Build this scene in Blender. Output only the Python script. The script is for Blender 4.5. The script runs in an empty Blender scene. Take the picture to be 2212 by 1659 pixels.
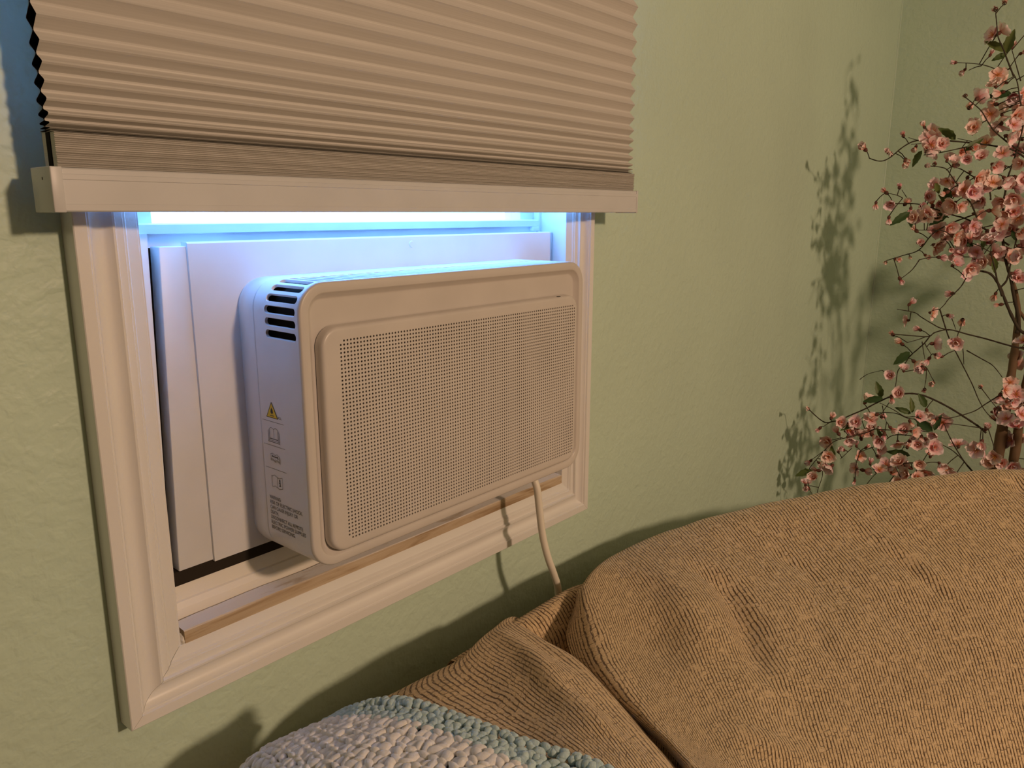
import bpy, bmesh, math, random
import numpy as np
from mathutils import Vector, Matrix, Quaternion, noise

S = bpy.context.scene
COL = S.collection

# ------------------------------------------------------------------ camera, world, lamp, exposure
CAM_LOC = [-0.2612, -0.6813, 1.3318]
CAM_AXES = [[0.642353, -0.766408, 0.001273], [0.165013, 0.139924, 0.976315], [0.748434, 0.626929, -0.216348]]
CAM_F = 1671.824
cam_d = bpy.data.cameras.new('camera')
cam_d.sensor_width = 36.0
cam_d.lens = CAM_F / 2212.0 * 36.0
cam_d.clip_start = 0.02
cam = bpy.data.objects.new('camera', cam_d)
COL.objects.link(cam)
_r, _u, _f = [Vector(a) for a in CAM_AXES]
cam.matrix_world = Matrix(((_r.x, _u.x, -_f.x, CAM_LOC[0]), (_r.y, _u.y, -_f.y, CAM_LOC[1]),
                           (_r.z, _u.z, -_f.z, CAM_LOC[2]), (0, 0, 0, 1)))
S.camera = cam

world = bpy.data.worlds.new('sky')
S.world = world
world.use_nodes = True
wn = world.node_tree.nodes
wn['Background'].inputs[0].default_value = (0.14, 0.40, 1.0, 1)
wn['Background'].inputs[1].default_value = 14.0

def add_light(name, kind, loc, energy, color, **kw):
    d = bpy.data.lights.new(name, kind)
    d.energy = energy
    d.color = color
    for k, v in kw.items():
        setattr(d, k, v)
    o = bpy.data.objects.new(name, d)
    o.location = loc
    COL.objects.link(o)
    return o

lamp = add_light('room_lamp', 'POINT', (0.40, -2.75, 2.08), 147.0, (1.0, 0.665, 0.44), shadow_soft_size=0.09)

S.view_settings.view_transform = 'Standard'
S.view_settings.look = 'None'
S.view_settings.exposure = 0.0
S.view_settings.gamma = 1.0
S.view_settings.use_curve_mapping = False
S.cycles.use_denoising = True
S.cycles.max_bounces = 10
S.cycles.diffuse_bounces = 6
S.cycles.sample_clamp_indirect = 8.0
S.cycles.caustics_reflective = False
S.cycles.caustics_refractive = False

# ------------------------------------------------------------------ helpers
def link(o, parent=None, label=None, cat=None, group=None, kind=None):
    COL.objects.link(o)
    if parent is not None:
        o.parent = parent
    if label: o['label'] = label
    if cat: o['category'] = cat
    if group: o['group'] = group
    if kind: o['kind'] = kind
    return o

def empty(name, loc=(0, 0, 0), **kw):
    o = bpy.data.objects.new(name, None)
    o.location = loc
    o.empty_display_size = 0.05
    return link(o, **kw)

def mesh(name, verts, faces, mats, smooth=False, uvs=None, midx=None, auto=None):
    me = bpy.data.meshes.new(name)
    me.from_pydata([tuple(v) for v in verts], [], [tuple(f) for f in faces])
    for m in (mats if isinstance(mats, (list, tuple)) else [mats]):
        me.materials.append(m)
    if midx is not None:
        me.polygons.foreach_set('material_index', midx)
    if smooth:
        me.polygons.foreach_set('use_smooth', [True] * len(me.polygons))
    if uvs is not None:
        lay = me.uv_layers.new(name='UVMap')
        idx = np.zeros(len(me.loops), dtype=np.int32)
        me.loops.foreach_get('vertex_index', idx)
        lay.data.foreach_set('uv', np.asarray(uvs, dtype=np.float32)[idx].ravel())
    me.update()
    return me

def obj(name, me, parent=None, **kw):
    return link(bpy.data.objects.new(name, me), parent=parent, **kw)

def sharp(me, ang=40):
    me.set_sharp_from_angle(angle=math.radians(ang))

class MB:
    """collects faces for one mesh"""
    def __init__(s): s.v = []; s.f = []; s.m = []
    def add(s, vs, fs, m=0):
        n = len(s.v); s.v.extend([tuple(v) for v in vs])
        for f in fs: s.f.append(tuple(i + n for i in f)); s.m.append(m)
    def box(s, a, b, m=0):
        x0, y0, z0 = a; x1, y1, z1 = b
        s.add([(x0,y0,z0),(x1,y0,z0),(x1,y1,z0),(x0,y1,z0),(x0,y0,z1),(x1,y0,z1),(x1,y1,z1),(x0,y1,z1)],
              [(0,3,2,1),(4,5,6,7),(0,1,5,4),(1,2,6,5),(2,3,7,6),(3,0,4,7)], m)
    def tube(s, pts, rad, n=8, m=0, cap=True):
        pts = [Vector(p) for p in pts]
        rad = rad if isinstance(rad, (list, tuple)) else [rad] * len(pts)
        base = len(s.v); prev = None
        for i, p in enumerate(pts):
            t = (pts[min(i+1, len(pts)-1)] - pts[max(i-1, 0)]).normalized()
            if prev is None:
                a = Vector((0, 0, 1)) if abs(t.z) < .9 else Vector((1, 0, 0))
                nx = t.cross(a).normalized()
            else:
                nx = (prev - t * prev.dot(t)).normalized()
            prev = nx; ny = t.cross(nx)
            for k in range(n):
                a = 2 * math.pi * k / n
                s.v.append(tuple(p + (nx * math.cos(a) + ny * math.sin(a)) * rad[i]))
        for i in range(len(pts) - 1):
            for k in range(n):
                k2 = (k + 1) % n
                s.f.append((base+i*n+k, base+i*n+k2, base+(i+1)*n+k2, base+(i+1)*n+k)); s.m.append(m)
        if cap:
            s.f.append(tuple(base + k for k in reversed(range(n)))); s.m.append(m)
            e = base + (len(pts)-1)*n
            s.f.append(tuple(e + k for k in range(n))); s.m.append(m)
    def make(s, name, mats, smooth=False, ang=None, bevel=None):
        me = mesh(name, s.v, s.f, mats, smooth=smooth, midx=s.m)
        if bevel:
            bm = bmesh.new(); bm.from_mesh(me)
            bmesh.ops.bevel(bm, geom=list(bm.edges), offset=bevel, segments=2, affect='EDGES', profile=.5)
            bm.to_mesh(me); bm.free()
            me.polygons.foreach_set('use_smooth', [True] * len(me.polygons))
            sharp(me, 50)
        elif smooth and ang:
            sharp(me, ang)
        return me

def catmull(P, n):
    """dense catmull-rom through points"""
    P = [Vector(p) for p in P]
    out = []
    for i in range(len(P) - 1):
        p0 = P[max(i-1, 0)]; p1 = P[i]; p2 = P[i+1]; p3 = P[min(i+2, len(P)-1)]
        for k in range(n):
            t = k / n
            out.append(0.5*((2*p1)+(p2-p0)*t+(2*p0-5*p1+4*p2-p3)*t*t+(3*p1-p0-3*p2+p3)*t**3))
    out.append(P[-1])
    return out

def cr_axis(N, k):
    """catmull-rom subdivide a numpy net along axis 0"""
    N = np.asarray(N, float); n = N.shape[0]; out = []
    for i in range(n - 1):
        p0 = N[max(i-1, 0)]; p1 = N[i]; p2 = N[i+1]; p3 = N[min(i+2, n-1)]
        for j in range(k):
            t = j / k
            out.append(0.5*((2*p1)+(p2-p0)*t+(2*p0-5*p1+4*p2-p3)*t*t+(3*p1-p0-3*p2+p3)*t**3))
    out.append(N[-1])
    return np.array(out)

def grid_faces(nu, nv, flip=False):
    F = []
    for i in range(nu - 1):
        for j in range(nv - 1):
            a, b, c, d = i*nv+j, (i+1)*nv+j, (i+1)*nv+j+1, i*nv+j+1
            F.append((a, d, c, b) if flip else (a, b, c, d))
    return F

# ------------------------------------------------------------------ materials
class NT:
    def __init__(s, name, rough=.5, color=(.8,.8,.8), spec=.5):
        s.m = bpy.data.materials.new(name); s.m.use_nodes = True
        s.t = s.m.node_tree; s.b = s.t.nodes['Principled BSDF']
        s.b.inputs['Base Color'].default_value = (*color, 1)
        s.b.inputs['Roughness'].default_value = rough
        s.b.inputs['Specular IOR Level'].default_value = spec
    def n(s, kind, **kw):
        x = s.t.nodes.new(kind)
        for k, v in kw.items():
            if k.startswith('i_'): x.inputs[k[2:].replace('_', ' ')].default_value = v
            else: setattr(x, k, v)
        return x
    def l(s, a, b): s.t.links.new(a, b)
    def coord(s, out='Object', scale=(1,1,1)):
        c = s.n('ShaderNodeTexCoord'); mp = s.n('ShaderNodeMapping')
        mp.inputs['Scale'].default_value = scale
        s.l(c.outputs[out], mp.inputs['Vector']); return mp.outputs[0]
    def noise(s, vec, scale, detail=3, rough=.5, dist=0):
        x = s.n('ShaderNodeTexNoise'); x.inputs['Scale'].default_value = scale
        x.inputs['Detail'].default_value = detail; x.inputs['Roughness'].default_value = rough
        x.inputs['Distortion'].default_value = dist
        s.l(vec, x.inputs['Vector']); return x.outputs['Fac']
    def ramp(s, fac, stops):
        x = s.n('ShaderNodeValToRGB'); e = x.color_ramp.elements
        while len(e) < len(stops): e.new(.5)
        for i, (p, c) in enumerate(stops):
            e[i].position = p; e[i].color = (*c, 1) if len(c) == 3 else c
        s.l(fac, x.inputs[0]); return x.outputs[0]
    def math(s, op, a, b=None, clamp=False):
        x = s.n('ShaderNodeMath', operation=op, use_clamp=clamp)
        for i, v in enumerate((a, b)):
            if v is None: continue
            if isinstance(v, (int, float)): x.inputs[i].default_value = v
            else: s.l(v, x.inputs[i])
        return x.outputs[0]
    def mix(s, fac, a, b):
        x = s.n('ShaderNodeMix', data_type='RGBA')
        if isinstance(fac, (int, float)): x.inputs[0].default_value = fac
        else: s.l(fac, x.inputs[0])
        for i, v in ((6, a), (7, b)):
            if isinstance(v, tuple): x.inputs[i].default_value = (*v, 1)
            else: s.l(v, x.inputs[i])
        return x.outputs[2]
    def bump(s, h, strength=.5, dist=.002, prev=None):
        x = s.n('ShaderNodeBump'); x.inputs['Strength'].default_value = strength
        x.inputs['Distance'].default_value = dist
        s.l(h, x.inputs['Height'])
        if prev is not None: s.l(prev, x.inputs['Normal'])
        return x.outputs[0]
    def color(s, c): s.l(c, s.b.inputs['Base Color'])
    def normal(s, nrm): s.l(nrm, s.b.inputs['Normal'])

def m_plain(name, color, rough=.5, spec=.5):
    t = NT(name, rough, color, spec)
    v = t.coord(); f = t.noise(v, 18, 3)
    c = t.ramp(f, [(.3, tuple(x*.96 for x in color)), (.7, tuple(min(1, x*1.03) for x in color))])
    t.color(c)
    return t.m

def m_wall(name, color, rough=.5):
    t = NT(name, rough, color, .5)
    v = t.coord()
    n1 = t.noise(v, 62, 2.5, .55, .25)            # knock-down blobs
    b1 = t.ramp(n1, [(.36, (0,0,0)), (.70, (1,1,1))])
    n2 = t.noise(v, 135, 2, .5, .2)            # orange peel
    n3 = t.noise(v, 3.0, 2)
    nb = t.bump(n2, .30, .0012)
    nb = t.bump(b1, .42, .0020, nb)
    t.normal(nb)
    t.color(t.ramp(n3, [(.35, tuple(x*.97 for x in color)), (.65, tuple(x*1.03 for x in color))]))
    return t.m

def m_paint(name, color=(.80,.79,.77), rough=.27, dirt=0.0, spec=.85):
    t = NT(name, rough, color, spec)
    v = t.coord()
    n = t.noise(v, 90, 2); t.normal(t.bump(n, .08, .001))
    big = t.noise(v, 7, 4, .6)
    c = t.ramp(big, [(.3, tuple(x*.96 for x in color)), (.7, color)])
    if dirt:
        d = t.ramp(t.noise(v, 26, 5, .7), [(.60, (0,0,0)), (.74, (1,1,1))])
        c = t.mix(t.math('MULTIPLY', d, dirt), c, (.32,.27,.20))
    t.color(c)
    return t.m

M = {}
M['wall'] = m_wall('sage_wall_paint', (.54,.68,.55))
M['white'] = m_paint('white_trim_paint')
M['sill'] = m_paint('aged_sill_paint', (.76,.73,.66), .5, .5)
M['ceiling'] = m_plain('ceiling_paint', (.20,.195,.18), .8)
M['wall_far'] = m_wall('dark_far_wall', (.11,.095,.075))  # unseen walls, with ceiling and floor, toned dark to cut bounced light
M['floor'] = m_plain('brown_carpet', (.10,.075,.05), .95)
M['plastic'] = m_plain('white_plastic', (.61,.575,.54), .36)
M['plastic_panel'] = m_plain('white_panel_plastic', (.68,.69,.70), .40)
M['housing'] = m_plain('white_plastic_daylit', (.76,.77,.79), .36)  # bezel's plastic again, raised and cooled for the daylight on it
M['dark'] = m_plain('cavity_shade', (.012,.010,.008), .9, .1)  # shade of slots, holes and cells put into a near-black colour
M['ink'] = m_plain('label_ink', (.03,.03,.035), .6)
M['ink_grey'] = m_plain('label_ink_grey', (.16,.16,.17), .6)
M['yellow'] = m_plain('warning_yellow', (.80,.56,.03), .5)
M['gap_dark'] = m_plain('gap_shade_black', (.03,.024,.018), .95, .1)  # near-black for the added strips that darken the panel gaps
M['cord'] = m_plain('ivory_cord', (.78,.74,.64), .45)
M['bar'] = m_plain('blind_rail_plastic', (.60,.61,.62), .4)
M['vinyl'] = m_plain('window_vinyl', (.78,.80,.82), .35)
M['stem'] = m_plain('dark_twig', (.045,.032,.018), .8)
M['bark'] = m_plain('brown_bark', (.17,.105,.055), .8)
M['leg'] = m_plain('dark_wood', (.06,.035,.02), .5)
M['terracotta'] = m_plain('brown_planter', (.16,.09,.05), .6)
M['soil'] = m_plain('moss_top', (.08,.09,.03), .95)

def m_blind():
    t = NT('pleated_fabric', .85, (.62,.56,.49), .2)
    v = t.coord()
    w = t.noise(t.coord('Object', (6, 1, 700)), 1.0, 2)
    c = t.ramp(w, [(.3, (.545,.525,.49)), (.7, (.62,.60,.565))])
    # grey smudge left by handling
    sx = t.n('ShaderNodeSeparateXYZ'); t.l(v, sx.inputs[0])
    dx = t.math('MULTIPLY', t.math('SUBTRACT', sx.outputs[0], SMX), 13.0)
    dz = t.math('MULTIPLY', t.math('SUBTRACT', sx.outputs[2], SMZ), 30.0)
    r2 = t.math('ADD', t.math('MULTIPLY', dx, dx), t.math('MULTIPLY', dz, dz))
    fall = t.math('SUBTRACT', 1.0, r2, True)
    sp = t.ramp(t.noise(v, 70, 5, .7), [(.50, (0,0,0)), (.62, (1,1,1))])
    c = t.mix(t.math('MULTIPLY', t.math('MULTIPLY', fall, sp), .55), c, (.26,.22,.20))
    t.color(c)
    t.normal(t.bump(w, .15, .0006))
    return t.m
SMX, SMZ = 0.50, 1.545
M['blind'] = m_blind()
M['blind_back'] = m_plain('blind_lining', (.90,.90,.90), .7)

def m_chenille():
    t = NT('tan_chenille', .95, (.5,.35,.2), .15)
    uv = t.n('ShaderNodeTexCoord').outputs['UV']
    ob = t.coord()
    sx = t.n('ShaderNodeSeparateXYZ'); t.l(uv, sx.inputs[0])
    wob = t.math('SUBTRACT', t.noise(ob, 26, 2), .5)
    fine = t.math('SUBTRACT', t.noise(ob, 180, 2), .5)
    u = t.math('ADD', t.math('ADD', sx.outputs[0], t.math('MULTIPLY', wob, .006)), t.math('MULTIPLY', fine, .0026))
    RP = .0062
    a = t.math('FRACT', t.math('DIVIDE', u, RP))
    d = t.math('ABSOLUTE', t.math('SUBTRACT', a, .5))          # 0 mid, .5 at groove
    line = t.ramp(d, [(.30, (0,0,0)), (.40, (1,1,1))])
    # broken grooves: noise stretched along the rib
    row = t.math('FLOOR', t.math('DIVIDE', u, RP))
    cmb = t.n('ShaderNodeCombineXYZ'); t.l(t.math('MULTIPLY', row, 7.31), cmb.inputs[0]); t.l(t.math('MULTIPLY', sx.outputs[1], 62.0), cmb.inputs[1])
    brk = t.ramp(t.noise(cmb.outputs[0], 1.0, 3, .7), [(.36, (0,0,0)), (.50, (1,1,1))])
    groove = t.math('MULTIPLY', line, brk)
    # cross breaks between chenille tufts, staggered per rib
    v2 = t.math('FRACT', t.math('ADD', t.math('DIVIDE', sx.outputs[1], .0088), t.math('MULTIPLY', t.math('SINE', t.math('MULTIPLY', row, 12.9)), 3.7)))
    dv = t.math('ABSOLUTE', t.math('SUBTRACT', v2, .5))
    cr = t.ramp(dv, [(.40, (0,0,0)), (.48, (1,1,1))])
    cmb2 = t.n('ShaderNodeCombineXYZ'); t.l(t.math('MULTIPLY', row, 3.3), cmb2.inputs[0]); t.l(t.math('MULTIPLY', sx.outputs[1], 90.0), cmb2.inputs[1])
    cbrk = t.ramp(t.noise(cmb2.outputs[0], 1.0, 2, .6), [(.48, (0,0,0)), (.60, (1,1,1))])
    cross = t.math('MULTIPLY', t.math('MULTIPLY', cr, cbrk), .75)
    dark = t.math('MAXIMUM', groove, cross)
    base = t.ramp(t.noise(ob, 420, 3, .7), [(.30, (.50,.36,.20)), (.70, (.84,.64,.40))])
    patch = t.ramp(t.noise(ob, 9, 4, .6), [(.3, (.90,.90,.90)), (.7, (1.0,1.0,1.0))])
    mul = t.n('ShaderNodeMix', data_type='RGBA', blend_type='MULTIPLY'); mul.inputs[0].default_value = 1
    t.l(base, mul.inputs[6]); t.l(patch, mul.inputs[7])
    t.color(t.mix(t.math('MULTIPLY', dark, .95), mul.outputs[2], (.06,.026,.008)))
    h = t.math('SUBTRACT', t.math('MULTIPLY', t.noise(ob, 420, 3, .7), .5), dark)
    t.normal(t.bump(h, .75, .0016))
    t.b.inputs['Sheen Weight'].default_value = .35
    t.b.inputs['Sheen Roughness'].default_value = .5
    t.b.inputs['Sheen Tint'].default_value = (1, .9, .78, 1)
    return t.m
M['chenille'] = m_chenille()

def m_yarn(name, c0, c1):
    t = NT(name, .95, c0, .1)
    ob = t.coord()
    n = t.noise(ob, 380, 3, .65)
    t.color(t.ramp(n, [(.3, c0), (.7, c1)]))
    t.normal(t.bump(t.noise(ob, 900, 3, .7, 1.0), .6, .0012))
    t.b.inputs['Sheen Weight'].default_value = .3
    return t.m
M['yarn_white'] = m_yarn('white_yarn', (.84,.82,.79), (.94,.93,.90))
M['yarn_blue'] = m_yarn('pale_blue_yarn', (.44,.60,.63), (.60,.75,.76))
M['yarn_shade_white'] = m_yarn('white_yarn_shade', (.46,.40,.32), (.56,.50,.42))  # darker copy of the white yarn, for shade between stitches
M['yarn_shade_blue'] = m_yarn('blue_yarn_shade', (.14,.22,.24), (.20,.29,.30))  # same for the blue yarn: shade put into the colour

def m_petal():
    t = NT('pink_petal', .6, (.8,.45,.42), .25)
    uv = t.n('ShaderNodeTexCoord').outputs['UV']
    sx = t.n('ShaderNodeSeparateXYZ'); t.l(uv, sx.inputs[0])
    oi = t.n('ShaderNodeObjectInfo')
    ob = t.coord()
    f = t.math('ADD', sx.outputs[0], t.math('MULTIPLY', t.math('SUBTRACT', t.noise(ob, 160, 3), .5), .35))
    warm = t.ramp(f, [(.02, (.64,.22,.08)), (.24, (.84,.44,.33)), (.5, (.90,.62,.54)), (.85, (.95,.83,.78))])
    cool = t.ramp(f, [(.02, (.60,.14,.16)), (.24, (.84,.40,.46)), (.5, (.88,.58,.65)), (.85, (.94,.82,.86))])
    t.color(t.mix(oi.outputs['Random'], warm, cool))
    t.b.inputs['Transmission Weight'].default_value = 0
    t.b.inputs['Subsurface Weight'].default_value = 0
    return t.m
M['petal'] = m_petal()
M['stamen'] = m_plain('orange_stamen', (.70,.33,.06), .7)
M['calyx'] = m_plain('brown_red_calyx', (.13,.045,.03), .7)
def m_leaf():
    t = NT('green_leaf', .5, (.05,.11,.03), .35)
    oi = t.n('ShaderNodeObjectInfo')
    t.color(t.mix(oi.outputs['Random'], (.035,.085,.028), (.13,.17,.045)))
    return t.m
M['leaf'] = m_leaf()

def m_oldwood():
    t = NT('weathered_wood', .7, (.5,.36,.22), .3)
    v = t.coord('Object', (5, 60, 60))
    n = t.noise(v, 1.2, 5, .65, .8)
    c = t.ramp(n, [(.30, (.25,.155,.075)), (.48, (.48,.37,.25)), (.75, (.62,.52,.39))])
    geo = t.n('ShaderNodeNewGeometry'); sx = t.n('ShaderNodeSeparateXYZ'); t.l(geo.outputs['Normal'], sx.inputs[0])
    up = t.ramp(sx.outputs[2], [(.5, (0,0,0)), (.85, (1,1,1))])
    worn = t.ramp(t.noise(t.coord('Object', (9, 40, 40)), 1.4, 4, .6), [(.28, (0,0,0)), (.44, (1,1,1))])
    t.color(t.mix(t.math('MULTIPLY', up, worn), c, (.78,.76,.76)))   # remains of white paint on the top face
    t.normal(t.bump(n, .4, .001))
    return t.m
M['oldwood'] = m_oldwood()

def m_glass():
    t = NT('window_glass', .02, (1,1,1), .5)
    tr = t.n('ShaderNodeBsdfTransparent'); gl = t.n('ShaderNodeBsdfGlossy'); gl.inputs['Roughness'].default_value = .02
    mx = t.n('ShaderNodeMixShader')
    mx.inputs[0].default_value = .07; t.l(tr.outputs[0], mx.inputs[1]); t.l(gl.outputs[0], mx.inputs[2])
    out = t.t.nodes['Material Output']; t.l(mx.outputs[0], out.inputs['Surface'])
    t.t.nodes.remove(t.b)
    return t.m
M['glass'] = m_glass()

# ------------------------------------------------------------------ measured tables (metres)
NET_RIGHT = [[[0.5964, -0.0719, 0.1975],
 [0.5964, -0.0719, 0.5975],
 [0.5849, -0.0815, 0.7475],
 [0.5543, -0.1072, 0.8015],
 [0.5198, -0.1361, 0.8175],
 [0.4547, -0.1726, 0.8167],
 [0.4035, -0.2188, 0.8259],
 [0.3653, -0.2775, 0.8321],
 [0.3344, -0.3397, 0.8381],
 [0.3031, -0.3915, 0.8511],
 [0.2741, -0.4312, 0.8575],
 [0.2273, -0.4953, 0.8378]],
 [[0.5854, -0.0953, 0.23],
 [0.5854, -0.0953, 0.63],
 [0.5739, -0.1049, 0.78],
 [0.5432, -0.1306, 0.834],
 [0.5087, -0.1595, 0.85],
 [0.4534, -0.21, 0.8512],
 [0.4013, -0.2608, 0.8526],
 [0.3555, -0.3134, 0.8581],
 [0.3167, -0.3679, 0.8671],
 [0.2811, -0.4176, 0.8781],
 [0.2505, -0.4583, 0.8827],
 [0.2026, -0.522, 0.8599]],
 [[0.732, -0.0429, 0.2],
 [0.732, -0.0429, 0.6],
 [0.7205, -0.0526, 0.75],
 [0.6898, -0.0783, 0.804],
 [0.6553, -0.1072, 0.82],
 [0.5936, -0.1846, 0.8163],
 [0.5276, -0.2516, 0.8152],
 [0.4629, -0.3125, 0.8206],
 [0.4036, -0.371, 0.8314],
 [0.3478, -0.4223, 0.8459],
 [0.3013, -0.4651, 0.8537],
 [0.2429, -0.5189, 0.8335]],
 [[0.8332, -0.0471, 0.2],
 [0.8332, -0.0471, 0.6],
 [0.8217, -0.0567, 0.75],
 [0.7911, -0.0824, 0.804],
 [0.7566, -0.1113, 0.82],
 [0.6953, -0.1936, 0.8152],
 [0.6321, -0.2694, 0.8093],
 [0.5608, -0.3297, 0.8047],
 [0.4923, -0.3837, 0.8068],
 [0.4284, -0.4313, 0.8137],
 [0.3746, -0.4718, 0.8103],
 [0.3108, -0.5199, 0.7763]],
 [[0.9274, -0.0792, 0.205],
 [0.9274, -0.0792, 0.605],
 [0.9159, -0.0889, 0.755],
 [0.8853, -0.1146, 0.809],
 [0.8508, -0.1435, 0.825],
 [0.791, -0.2293, 0.8057],
 [0.7293, -0.3076, 0.789],
 [0.6598, -0.3683, 0.78],
 [0.5889, -0.4182, 0.7777],
 [0.5188, -0.459, 0.7751],
 [0.4605, -0.4937, 0.7669],
 [0.3923, -0.5343, 0.7273]],
 [[1.0532, -0.1372, 0.21],
 [1.0532, -0.1372, 0.61],
 [1.0417, -0.1469, 0.76],
 [1.011, -0.1726, 0.814],
 [0.9765, -0.2014, 0.83],
 [0.9177, -0.2902, 0.7941],
 [0.854, -0.364, 0.772],
 [0.7821, -0.4201, 0.7575],
 [0.7079, -0.4664, 0.7437],
 [0.6354, -0.503, 0.7354],
 [0.5743, -0.5353, 0.7163],
 [0.5061, -0.5713, 0.665]],
 [[1.1839, -0.2186, 0.22],
 [1.1839, -0.2186, 0.62],
 [1.1724, -0.2283, 0.77],
 [1.1417, -0.254, 0.824],
 [1.1072, -0.2828, 0.84],
 [1.0479, -0.3662, 0.7956],
 [0.9841, -0.4347, 0.7671],
 [0.9108, -0.4866, 0.7393],
 [0.8362, -0.528, 0.7187],
 [0.7622, -0.5609, 0.6976],
 [0.6996, -0.5908, 0.6658],
 [0.634, -0.6221, 0.6025]],
 [[1.3014, -0.3111, 0.23],
 [1.3014, -0.3111, 0.63],
 [1.2899, -0.3207, 0.78],
 [1.2592, -0.3464, 0.834],
 [1.2247, -0.3753, 0.85],
 [1.1677, -0.452, 0.8049],
 [1.1056, -0.5151, 0.7706],
 [1.0337, -0.5618, 0.7361],
 [0.9593, -0.5995, 0.702],
 [0.8853, -0.629, 0.6675],
 [0.8226, -0.6568, 0.6224],
 [0.7615, -0.6839, 0.5484]],
 [[1.4353, -0.399, 0.23],
 [1.4353, -0.399, 0.63],
 [1.4238, -0.4086, 0.78],
 [1.3932, -0.4343, 0.834],
 [1.3587, -0.4632, 0.85],
 [1.297, -0.5364, 0.8036],
 [1.2293, -0.5965, 0.7626],
 [1.1517, -0.6401, 0.7219],
 [1.0722, -0.674, 0.685],
 [0.9933, -0.7, 0.6478],
 [0.9256, -0.7259, 0.5936],
 [0.8658, -0.7488, 0.5157]],
 [[1.542, -0.4966, 0.23],
 [1.542, -0.4966, 0.63],
 [1.5305, -0.5062, 0.78],
 [1.4998, -0.5319, 0.834],
 [1.4653, -0.5608, 0.85],
 [1.4045, -0.6287, 0.8031],
 [1.3373, -0.6843, 0.7587],
 [1.26, -0.7237, 0.714],
 [1.1808, -0.7537, 0.6728],
 [1.1009, -0.7772, 0.6242],
 [1.0332, -0.8005, 0.5648],
 [0.975, -0.8205, 0.4837]],
 [[1.6333, -0.6253, 0.23],
 [1.6333, -0.6253, 0.63],
 [1.6218, -0.635, 0.78],
 [1.5911, -0.6606, 0.834],
 [1.5566, -0.6895, 0.85],
 [1.5018, -0.7511, 0.7961],
 [1.4414, -0.8009, 0.7481],
 [1.3709, -0.8352, 0.6987],
 [1.2983, -0.8609, 0.6519],
 [1.2243, -0.8808, 0.5965],
 [1.1624, -0.9008, 0.536],
 [1.1067, -0.9188, 0.4515]]]
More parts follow.
